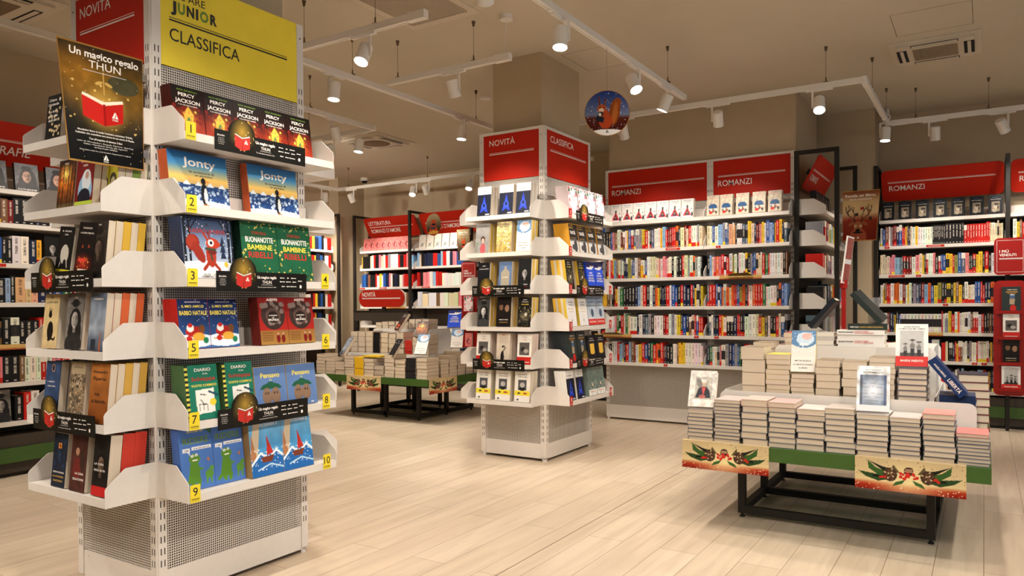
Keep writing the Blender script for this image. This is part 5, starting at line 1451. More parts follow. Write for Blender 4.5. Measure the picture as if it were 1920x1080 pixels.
# corner bookcase: the first book of each row turns its board to the aisle
for i, s in enumerate(('erdwcvlyobrkn', 'rwtsbdwekgwn', 'kwnstyrocvb', 'swlkcrwnbr')):
    spine_row(FCN, 7.39, 8.40, (1.78, 1.48, 1.19, .9)[i] + .0332, s, ('second', 'third', 'fourth', 'fifth')[i] + ' shelf, dark corner bookcase', 'near end', 'shelved_paperback', 190 + i, depth=.25, hmax=.2)
# the small far rows, past what anyone would count
LB = (('ykkkcwrkkpcwrewwwrkkrpkl', 'bbntkkrwywbnpwknkkwprrr', 'kkwkrnkwpctk'), ('lckknnnrrblrwnppbbnnb', 'rkppwlrrwwwwwwwwlcw', 'wcwtwwccpw'), ('nbwrlwwpkrbcwn', 'kwrbnlwwprcw', 'rwpkcnwb'))
for c in range(3):
    for i in range(3):
        spine_row(FX, LX + 1.13 * c + .04, LX + 1.13 * c + 1.09, (1.795, 1.5, 1.2)[i] + .0332, LB[c][i], '', '', '', 200 + 10 * c + i, stuff=STUFF)
for i in range(5):
    spine_row(FX, LX + 3.43, LX + 4.48, (2.07, 1.795, 1.5, 1.2, .9)[i] + .0332, 'nbwlkrwncbwkrwpknwblckr', '', '', '', 240 + i, stuff=STUFF)
    spine_row(Matrix.Translation((-8.79, 0, 0)) @ Matrix.Rotation(math.pi / 2, 4, 'Z'), 7.2, 8.25, (2.07, 1.795, 1.5, 1.2, .9)[i] + .0332, 'rkrnwbkrncwkrynbkwr', '', '', '', 250 + i, stuff=STUFF)
vs, fs, cs = [], [], []
for T, xa, xb, y, z, h, c in STUFF:
    b = MB(T).box(xa, xb, y, y + .15, z, z + h)
    o = len(vs)
    vs += [tuple(p) for p in b.v]
    fs += [[i + o for i in f] for f in b.f]
    cs += [lin(c)] * 24
me = bpy.data.meshes.new('far_book_rows')
me.from_pydata(vs, [], fs)
at = me.color_attributes.new('Col', 'FLOAT_COLOR', 'CORNER')
at.data.foreach_set('color', np.concatenate([np.array(cs), np.ones((len(cs), 1))], 1).ravel())
me.materials.append(PRINT)
me.update()
tag(link('far_book_rows', me), 'distant spine-out books on the far dark bookcases', 'books', None, 'stuff')
# ---------------------------------------------------------------- books lying on the tables
SHADE_TAN = (150, 132, 108)  # boards darkened to paint the shadow lines between stacked books
def flat_book(name, x0, x1, y0, dep, z, t, col, label, group, hard=True, rz=0.0, spine_front=False):
    """A book lying flat, its foot edge towards -Y (or its spine when spine_front)."""
    w = x1 - x0
    M = Matrix.Translation(((x0 + x1) / 2, y0, z))
    if spine_front:
        M = M @ Matrix.Rotation(rz, 4, 'Z') @ Matrix.Translation((0, dep / 2, 0)) @ Matrix.Rotation(math.pi / 2, 4, 'Z') @ Matrix.Rotation(R(90), 4, 'X') @ Matrix.Translation((0, -t, -w / 2))
        M = Matrix.Translation(((x0 + x1) / 2, y0, z)) @ Matrix.Rotation(rz, 4, 'Z') @ Matrix(((0, 0, 1, -w / 2), (1, 0, 0, dep / 2), (0, 1, 0, 0), (0, 0, 0, 1)))
        return book(name, (dep, w, t, hard), col, M, label, group)
    M = M @ Matrix.Rotation(rz, 4, 'Z') @ Matrix(((1, 0, 0, 0), (0, 0, 1, 0), (0, -1, 0, t), (0, 0, 0, 1)))
    return book(name, (w, dep, t, hard), col, M, label, group)

def pile(name, x0, x1, y0, dep, z0, z1, n, cols, where, group, hard=True, seed=0, spine=False, side=None, top=None):
    rnd = random.Random(seed)
    z0 += .0006
    t = (z1 - z0) / n
    for k in range(n):
        j = rnd.uniform(-.0045, .0045)
        c = cols[k % len(cols)]
        if top and k == n - 1:
            c = top
        lab = nth(k) + ' book up, ' + where
        z = z0 + k * t
        if side == 'E':
            T = Matrix.Translation(((x0 + x1) / 2, y0, z)) @ Matrix.Rotation(R(90), 4, 'Z') @ Matrix(((1, 0, 0, j), (0, 0, 1, 0), (0, -1, 0, t * .985), (0, 0, 0, 1)))
            book(name, (x1 - x0, dep, t * .985, hard), c, T, lab, group)
        else:
            flat_book(name, x0 + j + .003, x1 + j - .003, y0 + rnd.uniform(0, .006), dep, z, t * .985, c, lab, group, hard, rnd.uniform(-.012, .012), spine)
def r3(q):
    return round(q, 3)
GREYC = [(120, 118, 122), (150, 146, 144), (96, 94, 100)]
g1 = 'wrapped hardcovers stacked along the front table edge'
FRONT = [(-1.422, -1.273, .652, 8), (-1.269, -1.122, .717, 12), (-1.119, -.978, .727, 7), (-.974, -.832, .721, 9), (-.832, -.690, .696, 7), (-.692, -.546, .708, 8), (-.546, -.397, .691, 8), (-.391, -.253, .685, 9), (-.250, -.111, .712, 9), (-.110, .026, .630, 9)]
TOPS = [(190, 180, 172), (206, 190, 184), (226, 190, 180), (214, 176, 170), (226, 206, 200), (200, 190, 180), (220, 216, 212), (210, 200, 194), (220, 150, 140), (206, 130, 124)]
for i, (a, b, z, n) in enumerate(FRONT):
    pile('hardcover_book', a, b, 4.085, .205, .478, z, n, GREYC[i % 3:] + GREYC[:i % 3], nth(i) + ' stack along the front table edge from the first holly banner', g1, True, i, top=TOPS[i])
g2 = 'books stacked on the raised middle tier of the front table'
MID = [(-1.195, -1.06, .997, 4, False, [SHADE_TAN]), (-1.055, -.922, .957, 9, False, [(214, 196, 80), SHADE_TAN]), (-.921, -.795, .851, 6, False, [SHADE_TAN]), (-.786, -.659, .933, 6, False, [SHADE_TAN]), (-.653, -.525, .929, 5, False, [SHADE_TAN]), (-.520, -.392, .956, 9, False, [SHADE_TAN]), (-.385, -.247, .905, 7, True, [(110, 106, 116)])]
for i, (a, b, z, n, hd, cl) in enumerate(MID):
    pile('paperback_book', a, b, 4.365, .19, .70, z, n, cl, nth(i) + ' stack on the raised middle tier of the front table', g2, hd, 20 + i)
g3 = 'books lying on the top tier of the front table'
pile('paperback_book', -.955, -.735, 4.655, .15, .955, 1.074, 5, [(226, 218, 206), (196, 190, 184)], 'white stack on the front table top tier beside the red sign pole', g3, True, 31, True)
pile('paperback_book', -.722, -.468, 4.65, .16, .955, 1.09, 5, [(232, 228, 222)], 'red-lettered white stack on the front table top tier', g3, True, 32, True, top=(236, 232, 226))
b = flat_book('paperback_book', -.665, -.46, 4.67, .15, 1.0905, .034, (44, 50, 46), 'dark green hardcover lying on the red-lettered white stack of the front table', g3, True, .03, True)
# printing on the spines of the red-lettered stack
for k, zz in enumerate((1.0705, 1.0165)):
    m = MB()
    put_text(m, 'MAURIZIO MOLINARI', 0, .004, .007, .078, 0, 0, 'L', .03)
    put_text(m, 'LA NUOVA GUERRA', .084, .0085, .0055, .075, 1, 0, 'L', .03)
    put_text(m, 'CONTRO LA DEMOCRAZIA', .084, .0, .0055, .1, 1, 0, 'L', .03)
    tg = [o for o in bpy.data.objects if o.get('label', '') == nth(4 - 2 * k) + ' book up, red-lettered white stack on the front table top tier'][0]
    o = obj('spine_lettering', m, [INKK, INKR], tg)
    o.matrix_world = Matrix.Translation((-.712, 4.6485, zz))
m = MB()
put_text(m, 'FABIO VOLO', 0, 0, .008, .045, 0, 0, 'L', .02)
put_text(m, 'BALLERÒ LA MUSICA CHE SUONANO', .05, 0, .008, .12, 1, 0, 'L', .02)
o = obj('spine_lettering', m, [INKW, INKGOLD], b)
o.matrix_world = Matrix.Translation((-.652, 4.6655, 1.103))
pile('paperback_book', -1.19, -1.075, 4.60, .2, .70, 1.012, 8, [SHADE_TAN], 'cream stack behind the first raised stack of the front table', g2, False, 33)
pile('paperback_book', -1.02, -.965, 4.66, .18, .955, 1.07, 4, [(222, 212, 200), (190, 60, 50)], 'small stack at the table top tier edge over the cream stacks', g3, False, 34)
pile('hardcover_book', -.19, -.032, 4.40, .2, .478, .699, 6, [(30, 44, 76), (34, 50, 84)], 'navy corner stack behind the raised panel of the front table', 'hardcovers beside the raised tier of the front table', True, 35)
pile('hardcover_book', -.118, .026, 4.66, .2, .478, .86, 9, [(40, 44, 60), (150, 60, 54)], 'stack behind the navy corner stack of the front table', 'hardcovers beside the raised tier of the front table', True, 36)
nb = [flat_book('hardcover_book', -.195, -.035, 4.40, .2, .7008 + k * .036, .035, (34, 50, 84), ('lower' if k == 0 else 'upper') + ' navy hardcover lying under the leaning navy biography on the front table', 'navy biographies on the front table', True, .05 * k - .03, True) for k in range(2)]
def leaning(name, M, dims, col, label, art=None, txt=None, group=None):
    o = book(name, dims, col, M, label, group, art)
    if txt:
        o2 = obj('cover_lettering', txt, INKS, o)
    return o
def LM(x, y, z, rz, lean, roll=0.0):
    z += .031 * math.sin(lean)
    return Matrix.Translation((x, y, z)) @ Matrix.Rotation(rz, 4, 'Z') @ Matrix.Rotation(-lean, 4, 'X') @ Matrix.Rotation(roll, 4, 'Y')
gl = 'books propped up on the stacks of the front table'
def kdims(k):
    return KINDS[k][:3] + (True,)
for k, x, y, z, rz, ln, lab in (('painter', -1.345, 4.10, .654, .10, .42, 'white hardcover with a painted seated man propped on the first front stack'),
                                ('silver', -.47, 4.10, .693, .06, .35, 'white hardcover with a shiny silver picture propped on a front stack'),
                                ('wave', -.855, 4.375, .853, .08, .30, 'white-and-blue swirl novel propped on the third raised stack'),
                                ('boys', -.318, 4.375, .907, .05, .22, 'white hardcover with three boys in hats and a red band on a raised stack')):
    leaning('propped_book', LM(x, y, z, rz, ln), kdims(k), KINDS[k][3], lab, kind_art(k, .003), None, gl)
# the leaning navy biography, its spine towards the aisle
o = leaning('propped_book', Matrix.Translation((-.085, 4.44, .775)) @ Matrix.Rotation(R(-38), 4, 'Y') @ Matrix.Rotation(R(90), 4, 'Z') @ Matrix.Rotation(R(0), 4, 'X') @ Matrix.Translation((.0, -.02, .0)), (.15, .23, .045, True), (30, 52, 96), 'navy biography leaning slantwise at the table corner, white spine title', None, None, gl)
m = MB(Matrix.Rotation(R(-90), 4, 'Z') @ Matrix.Translation((0, -.0757, 0)))
T90 = Matrix.Translation((0, 0, 0)) @ Matrix.Rotation(R(90), 4, 'Y')
put_text(m, 'ANGELA MERKEL', -.205, -.03, .009, .085, 0, 0, 'L', .02, T90)
put_text(m, 'LIBERTÀ', -.105, -.032, .017, .085, 0, 0, 'L', .02, T90)
obj('spine_lettering', m, [INKW], o)
# two dark books leaning on stands over the top tier
leaning('propped_book', Matrix.Translation((-.862, 4.74, 1.094)) @ Matrix.Rotation(R(40), 4, 'Y') @ Matrix.Rotation(R(88), 4, 'Z'), (.15, .215, .028, True), (30, 32, 38), 'black hardcover seen spine-on, leaning beside the red sign pole', None, None, gl)
leaning('propped_book', Matrix.Translation((-.475, 4.74, 1.15)) @ Matrix.Rotation(R(-42), 4, 'Y') @ Matrix.Rotation(R(82), 4, 'Z'), (.15, .225, .03, True), (44, 52, 50), 'dark green hardcover leaning over the red-lettered white stack', None, None, gl)
for x, z0, h, lab in ((-.79, 1.078, .16, 'clear acrylic book stand behind the leaning black hardcover'), (-.55, 1.1255, .15, 'clear acrylic book stand behind the leaning dark green hardcover')):
    st = empty('book_stand', (x, 4.82, z0 + .001), lab, 'stand', 'clear book stands')
    obj('foot', MB().box(-.05, .05, -.04, .05, 0, .003), ACRY, st)
    obj('back_plate', MB().box(-.03, .03, .03, .033, .003, h), ACRY, st)
# red pole sign on the table
ps = empty('pole_sign', (-.735, 5.0, .956), 'slim red pole sign seen edge-on, rising from the front table', 'sign')
obj('base', MB().box(-.06, .06, -.06, .06, 0, .006), REDG, ps)
obj('pole', MB().box(-.012, .012, -.012, .012, .006, .40), REDG, ps)
obj('clip', MB().box(-.02, .02, -.02, .02, .38, .43), REDG, ps)
pn = obj('sign_panel', MB(Matrix.Translation((.004, 0, .41)) @ Matrix.Rotation(R(7), 4, 'Y') @ Matrix.Rotation(R(84), 4, 'Z')).box(-.075, .075, -.004, .004, 0, .29), PANELW, ps)
obj('sign_print', MB(Matrix.Translation((.004, 0, .41)) @ Matrix.Rotation(R(7), 4, 'Y') @ Matrix.Rotation(R(84), 4, 'Z')).box(-.068, .068, -.0048, -.0042, .01, .12).box(-.068, .068, -.0048, -.0042, .15, .28), mat('dull_red_print', (150, 70, 60), .4, noise=.4, scale=30), pn)

# holly banners
def a_holly(c):
    c.grad(0, (130, 20, 10), .16, (170, 50, 20)).grad(.16, (170, 50, 20), .3, (222, 200, 148)).grad(.3, (222, 200, 148), 1, (202, 178, 134)).glow(.5, .3, .4, .25, (250, 232, 170), .8)
    c.dots(70, .002, .006, (120, 84, 40), (0, .35, 1, 1)).dots(50, .002, .006, (246, 226, 190), (0, 0, 1, .2))
    for s in (-1, 1):
        X = lambda q: .5 + s * q
        c.poly([(X(.1), .52), (X(.22), .62), (X(.3), .7), (X(.38), .92), (X(.37), .66), (X(.28), .48), (X(.16), .42)], (56, 92, 40)).poly([(X(.12), .54), (X(.24), .64), (X(.38), .92), (X(.25), .76), (X(.18), .72)], (28, 32, 22))
        c.poly([(X(.14), .4), (X(.3), .5), (X(.47), .56), (X(.4), .4), (X(.28), .28)], (44, 70, 36)).poly([(X(.2), .42), (X(.32), .48), (X(.34), .4)], (16, 20, 14)).poly([(X(.03), .4), (X(.12), .3), (X(.15), .16), (X(.06), .26)], (60, 100, 44)).poly([(X(.08), .6), (X(.14), .84), (X(.17), .6)], (96, 84, 54))
        c.ell(X(.17), .52, .065, .07, (70, 48, 34))
        for i in range(12):
            a = i * 2.4
            q = .012 + .0042 * i
            c.ell(X(.17) + q * math.cos(a), .52 + q * math.sin(a) / c.k, .012, .007, (206, 178, 136) if i % 2 else (110, 76, 52), a)
        c.dots(4, .010, .014, (200, 40, 32), (X(.24) - .03, .36, X(.24) + .03, .5))
    c.ell(.5, .66, .045, .045, (70, 46, 36))
    for i in range(7):
        c.ell(.47 + i * .01, .66 + .05 * (i % 2), .011, .006, (200, 160, 124))
    c.dots(16, .011, .017, (206, 44, 36), (.42, .4, .58, .62))
HOL = None
def holly(M, w, h, label):
    c = Cv(w, h, .0024, (220, 196, 150), 5)
    a_holly(c)
    o = obj('holly_banner', MB().box(-w / 2, w / 2, 0, .0025, 0, h).box(-w / 2, w / 2, .0025, .05, h - .0016, h), mat('banner_card', (206, 182, 138), .4, noise=.03), None, M)
    tag(o, label, 'banner', 'holly paper banners')
    link('banner_print', c.mesh('banner_print', lambda u, v: (u * w - w / 2, -.0006 + 0 * u, v * h)), o)
    return o
holly(Matrix.Translation((-1.2015, 4.054, .3275)), .475, .154, 'holly and pinecone banner at the first corner of the front table')
holly(Matrix.Translation((-.307, 4.054, .3255)), .476, .156, 'holly and pinecone banner near the second corner of the front table')
holly(Matrix.Translation((-5.72, 5.984, .325)), .505, .156, 'holly banner on the long edge of the back table')
holly(Matrix.Translation((-4.824, 6.245, .325)) @ Matrix.Rotation(math.pi / 2, 4, 'Z'), .48, .156, 'holly banner on the short edge of the back table')

# back table stacks
gb = 'paperbacks stacked on the back display table'
SHADE_CREAM, DK = (150, 130, 106), (40, 38, 40)  # first tone: boards darkened, painting shadow lines between the paperbacks
BF = [(.70, 6, SHADE_CREAM), (.66, 5, SHADE_CREAM), (.62, 5, SHADE_CREAM), (.69, 7, SHADE_CREAM), (.68, 5, (226, 180, 40)), (.67, 5, SHADE_CREAM), (.60, 9, (90, 86, 88)), (.72, 6, SHADE_CREAM), (.67, 5, SHADE_CREAM), (.695, 5, DK), (.70, 6, SHADE_CREAM)]
for i, (z, n, c) in enumerate(BF):
    x = -6.465 + i * .1475
    pile('paperback_book', x, x + .14, 6.0, .2, .478, z, n, [c], nth(i) + ' stack along the long edge of the back table', gb, False, 50 + i, spine=(c in (DK, (226, 180, 40))))
BE = [(.66, 5, SHADE_CREAM), (.70, 6, SHADE_CREAM), (.74, 7, SHADE_CREAM), (.72, 8, (46, 62, 90)), (.76, 9, (46, 62, 90)), (.70, 7, SHADE_CREAM), (.68, 6, SHADE_CREAM)]
for i, (z, n, c) in enumerate(BE):
    pile('paperback_book', -4.85 - .14 / 2, -4.85 + .14 / 2, 6.305 + i * .15, .19, .478, z, n, [c], nth(i) + ' stack along the short edge of the back table', gb, False, 70 + i, side='E')
for i in range(10):
    c = [SHADE_CREAM, SHADE_CREAM, SHADE_CREAM, (28, 26, 28), SHADE_CREAM, SHADE_CREAM, SHADE_CREAM, (190, 50, 40), SHADE_CREAM, SHADE_CREAM][i]
    x = -6.23 + i * .1165
    pile('paperback_book', x, x + .106, 6.312, .17, .66, [.95, .95, .955, .945, .94, .93, .95, .86, .90, .93][i], 5, [c], nth(i) + ' stack on the raised tier of the back table', gb, False, 90 + i, spine=c != SHADE_CREAM)
for i in range(8):
    x = -6.052 + i * .1
    pile('paperback_book', x, x + .093, 6.545, .17, .93, [1.05, 1.06, 1.06, 1.06, 1.055, 1.09, 1.09, 1.09][i], 3, [SHADE_CREAM if i != 6 else DK], nth(i) + ' stack on the top tier of the back table', gb, False, 110 + i)
gq = 'books propped up on the back table'
PR = [(-6.08, 6.02, .66, (110, 130, 160), 'grey-blue novel with a yellow head band propped on the back table', 'mist'), (-5.35, 6.02, .665, (60, 60, 66), 'charcoal novel with red lettering propped on the back table', 'plain'),
      (-4.98, 6.06, .70, (200, 210, 220), 'white-and-blue novel with a red spine propped at the back table corner', 'wave'), (-5.54, 6.33, .935, (56, 54, 56), 'charcoal novel leaning against the top tier of the back table', 'fire'),
      (-5.19, 6.33, .865, (210, 90, 60), 'orange sunset novel propped on the red stack of the back table', 'autumn'), (-4.87, 6.55, .745, (70, 120, 180), 'blue-and-white novel with red figures propped on the short-edge stacks', 'wave'),
      (-5.0, 6.68, .96, (60, 100, 160), 'blue novel propped up highest on the back table', 'azure')]
for i, (x, y, z, c, lab, k) in enumerate(PR):
    leaning('propped_book', LM(x, y - .01, z + .022, (-.35, -.3, .3, -.5, .35, .5, .5)[i], .6), KINDS[k][:3] + (False,), c, lab, kind_art(k, .006), None, gq)
tag(obj('paperback_book', MB().box(-.12, .12, -.08, .08, 0, .02), mat('yellow_book', (226, 190, 50), .4, noise=.05), None, Matrix.Translation((-5.66, 6.12, .6815)) @ Matrix.Rotation(.1, 4, 'Z')), 'yellow book lying across a front stack of the back table', 'book', gb)

# ---------------------------------------------------------------- tags, strips, posters, discs
def number_tag(T, x, z, num, m, ink, label, d=.2175):
    o = obj('number_tag', MB().prism(rounded(-.023, .023, 0, .072, .004), -.0012, 0, 'y'), m, None, T @ Matrix.Translation((x, -d, z)))
    tag(o, label, 'number tag', 'shelf number tags')
    b = MB()
    put_text(b, str(num), 0, .027, .033, None, 0, -.0016, 'C', .004)
    b.box(-.018, .018, -.0018, -.0014, .013, .0155).box(-.018, .018, -.0018, -.0014, .008, .009)
    obj('tag_lettering', b, ink, o)
for i, nums in enumerate(((1,), (2,), (3, 4), (5, 6), (7, 8), (9, 10))):
    for j, n in enumerate(nums):
        number_tag(FA_E, (1.846, 2.56)[j], ZS[i] + .001, n, TAGY, INKK, 'yellow tag numbered %s on the %s shelf corner of the yellow-header tower' % (ONES[n - 1].replace('first', 'one').replace('second', 'two').replace('third', 'three').replace('fourth', 'four').replace('fifth', 'five').replace('sixth', 'six').replace('seventh', 'seven').replace('eighth', 'eight').replace('ninth', 'nine').replace('tenth', 'ten'), SHN[i]))
        number_tag(FB_E, (5.132, 5.855)[j], ZS[i] + .001, n, RED, INKW, 'red tag on the %s shelf of the middle tower, %s corner' % (SHN[i], ('near', 'far')[j]))

def gift_strip(T, x, z, label, w=.487, d=.2185, h=.086):
    """Black promotional strip with a round-topped glow and small white print."""
    pts = [(0, 0), (w, 0), (w, h)] + ellipse(.135, h, .068, .062, 16, 0, math.pi) + [(0, h)]
    o = obj('promotional_strip', MB().prism(pts, 0, .0015, 'y'), CARDK, None, T @ Matrix.Translation((x, -d, z)))
    tag(o, label, 'strip', 'black gift promotion strips')
    c = Cv(.128, .128, .004, (26, 22, 14), 3)
    c.glow(.5, .62, .55, .6, (196, 156, 60), .9).dots(20, .008, .02, (240, 214, 140))
    def fn(u, v):
        x_ = (u - .5) * 2
        top = h + .060 * np.sqrt(np.clip(1 - x_ ** 2, 0, 1))
        return (.135 + x_ * .064, -.0006 + 0 * u, .012 + v * (top - .012))
    link('strip_glow', c.mesh('strip_glow', fn), o)
    b = MB()
    flat(b, [(.098, .078), (.134, .064), (.134, .014), (.098, .03)], -.0012, 1)
    flat(b, [(.136, .064), (.176, .076), (.174, .026), (.136, .014)], -.0012, 1)
    flat(b, [(.098, .080), (.100, .084), (.136, .070), (.172, .082), (.176, .078), (.135, .066)], -.0014, 0)
    store_logo(b, .155, .045, .018, 0, -.0015, None, False)
    put_text(b, 'ESCLUSIVA', .012, .06, .006, .036, 0, -.001, 'L', .02)
    for i in range(4):
        put_text(b, ('L\u2019angioletto', 'da appendere', 'e da collezionare', 'per Natale')[i], .031, .05 - i * .008, .0036, (.028, .03, .034, .024)[i], 0, -.001, 'C')
    put_text(b, 'Un magico regalo', .258, .058, .012, .105, 0, -.001, 'C', .03)
    put_text(b, 'THUN', .258, .036, .013, .05, 0, -.001, 'C', .01)
    b.box(.228, .288, -.0011, -.0007, .03, .031)
    put_text(b, 'Tuo all\u2019acquisto di almeno 3 libri', .258, .018, .005, .1, 0, -.001, 'C')
    for i, (u, v, s) in enumerate(((.345, .062, .022), (.378, .062, .008), (.41, .062, .026), (.345, .045, .026), (.38, .045, .024), (.415, .045, .018), (.448, .05, .02), (.35, .024, .016), (.38, .024, .018), (.41, .024, .03))):
        b.box(u - s / 2, u + s / 2, -.0011, -.0007, v, v + .003)
        flat(b, ellipse(u - s / 2, v + .0015, .003, .003, 8), -.0012, 0)
    flat(b, ellipse(.45, .026, .0065, .008, 14), -.001, 0)
    obj('strip_lettering', b, [INKW, INKR], o)
S3 = 'black promotional strip with a gold arch on the %s shelf, %s'
for T, x, side, rows in ((FA_E, 1.955, 'numbered face, yellow-header tower', (0, 2, 4)), (FA_S, -3.46, 'NOVITÀ face, yellow-header tower', (2, 4)),
                         (FB_S, -3.475, 'NOVITÀ face of the middle tower', (2, 4)), (FB_E, 5.235, 'CLASSIFICA face of the middle tower', (0, 2, 4))):
    for i in rows:
        gift_strip(T, x, ZS[i] - .018, (S3 % (SHN[i], side)).replace('black promotional strip with a gold arch on', 'black gold-arched strip,'))

def poster(name, M, w0, w1, h, cv, letters, label, inks, edge=GOLDE, bs='R', clips=True, side=1):
    """Trapezoid poster board: w0 wide at the foot, w1 at the top; its straight side is the fixed one."""
    def X(u, v):
        ww = w0 + (w1 - w0) * v
        return (u - 1) * ww if bs == 'R' else u * ww
    root = obj(name, MB().prism([(X(0, 0), 0), (X(1, 0), 0), (X(1, 1), h), (X(0, 1), h)], 0, .004, 'y'), edge, None, M)
    tag(root, label, 'poster', 'shop posters')
    e = .007
    def fn(u, v):
        ww = w0 + (w1 - w0) * v
        xx = (u - 1) * ww if bs == 'R' else u * ww
        return (xx * (1 - e / w1) + (-e / 2 if bs == 'R' else e / 2), -.0008 + 0 * u, e + v * (h - 2 * e))
    link('poster_print', cv.mesh('poster_print', fn, GLOSSPRINT), root)
    b = MB()
    letters(b)
    obj('poster_lettering', b, inks, root)
    if clips:
        for z in (h * .12, h * .8):
            x = .004 if bs == 'R' else -.004
            obj('clip', MB().box(x - .010, x + .010, -.006, .012, z, z + .03), CHROME, root)
    return root

c = Cv(.315, .455, .0024, (24, 22, 18), 9)
c.grad(0, (14, 14, 14), .4, (22, 20, 16)).grad(.4, (22, 20, 16), .75, (104, 74, 24)).grad(.75, (104, 74, 24), 1, (44, 34, 26)).glow(.15, .72, .4, .5, (176, 116, 34), .6).glow(.9, .55, .3, .4, (150, 104, 34), .6).glow(.5, .5, .55, .55, (190, 140, 50), .45)
c.ell(.75, .72, .2, .12, (70, 66, 44)).noise(.25, 14).dots(40, .003, .006, (210, 190, 130)).dots(26, .006, .016, (206, 170, 96), (.05, .3, .95, .7))
# a plain open red book on a golden glow
c.glow(.5, .47, .34, .34, (236, 190, 90), .9).poly([(.22, .57), (.48, .51), (.48, .33), (.22, .39)], (196, 34, 26)).poly([(.5, .51), (.74, .56), (.73, .38), (.5, .33)], (184, 28, 22)).poly([(.22, .57), (.23, .595), (.49, .54), (.73, .585), (.74, .56), (.5, .51), (.48, .51)], (240, 226, 200)).rect(.475, .33, .505, .52, (150, 22, 18)).line([(.5, .60), (.5, .8)], .004, (190, 150, 80)).ell(.44, .70, .05, .02, (196, 160, 84), .4).ell(.56, .70, .05, .02, (196, 160, 84), -.4)
def lt(b):
    cx = -.156
    put_text(b, 'Un magico regalo', cx, .403, .027, .27, 0, -.0014, 'C', .02)
    put_text(b, 'THUN', cx, .365, .028, .125, 0, -.0014, 'C')
    b.box(cx - .085, cx + .085, -.0016, -.0012, .352, .3535)
    put_text(b, 'Mondadori Store ti regala l\u2019esclusivo angioletto THUN,', cx, .120, .0065, .215, 0, -.0014, 'C', .02)
    put_text(b, 'l\u2019addobbo che custodisce con amore le tue storie di Natale.', cx, .108, .0065, .23, 0, -.0014, 'C', .02)
    put_text(b, 'Tuo all\u2019acquisto di almeno 3 libri', cx, .090, .0068, .13, 0, -.0014, 'C', .02)
    for i in range(3):
        put_text(b, ('editi da Mondadori, Einaudi, Piemme, Sperling e Rizzoli', 'Fabbri, Mondadori Electa, De Agostini, Gribaudo', 'scelti tra i titoli esposti'), 0, 0, .004) if False else put_text(b, ('editi da Mondadori, Einaudi, Piemme, Sperling', 'Fabbri, Mondadori Electa, De Agostini', 'Sperling e Kupfer, Gribaudo')[i], cx, .078 - i * .009, .0048, (.22, .17, .09)[i], 0, -.0014, 'C')
    put_text(b, 'Promozione valida fino al 24 dicembre. Regolamento in negozio', cx, .046, .0045, .2, 0, -.0014, 'C')
    store_logo(b, cx, .018, .020, 0, -.0014)
    store_logo(b, -.118, .188, .024, 0, -.0015)
poster('gift_poster', Matrix.Translation((-2.897, 1.772, 1.804)) @ Matrix.Rotation(math.pi / 2, 4, 'Z'), .295, .335, .452, c, lt, 'black-and-gold gift poster clipped to the corner of the yellow-header tower', [INKW])

c = Cv(.3, .45, .004, (196, 160, 110), 4)
c.grad(0, (110, 24, 12), .4, (130, 44, 22)).grad(.4, (130, 44, 22), .55, (206, 176, 130)).grad(.55, (206, 176, 130), .8, (196, 164, 116)).grad(.8, (196, 164, 116), 1, (120, 60, 34)).noise(.1, 6)
for s in (-1, 1):
    X = lambda q: .45 + s * q
    for pts in ([(X(.07), .36), (X(.14), .44), (X(.26), .50), (X(.3), .56), (X(.26), .66), (X(.28), .72)], [(X(.1), .40), (X(.11), .52), (X(.16), .6), (X(.13), .68)], [(X(.27), .5), (X(.34), .58), (X(.36), .7)], [(X(.13), .6), (X(.2), .64)], [(X(.25), .6), (X(.2), .68)], [(X(.33), .58), (X(.28), .62)]):
        c.line(pts, .012, (60, 34, 22))
for u, v, col in ((.16, .40, (150, 30, 24)), (.36, .5, (40, 30, 30)), (.5, .62, (150, 30, 24)), (.7, .54, (150, 100, 50)), (.76, .41, (40, 30, 30))):
    c.rect(u, v, u + .08, v + .055, col)
c.ell(.45, .05, .26, .3, (150, 70, 44)).ell(.45, .28, .13, .16, (150, 84, 50)).ell(.26, .34, .1, .05, (140, 76, 46), .5).ell(.64, .34, .1, .05, (140, 76, 46), -.5).ell(.45, .2, .07, .05, (20, 16, 16)).ell(.38, .29, .035, .035, (230, 200, 160)).ell(.52, .29, .035, .035, (230, 200, 160)).ell(.385, .29, .018, .022, (20, 14, 12)).ell(.515, .29, .018, .022, (20, 14, 12)).ell(.45, .16, .15, .03, (24, 20, 20))
def lt(b):
    put_text(b, 'Regala un libro,', .15, .395, .022, .25, 0, -.0014, 'C', .02)
    put_text(b, 'dona emozioni', .15, .366, .016, .18, 0, -.0014, 'C', .01)
    store_logo(b, .13, .022, .02, 0, -.0014, None, False)
poster('deer_poster', Matrix.Translation((-1.085, 7.30, 1.797)), .278, .31, .45, c, lt, 'brown and gold deer poster on the corner post of the dark corner bookcase', [INKW], bs='L')

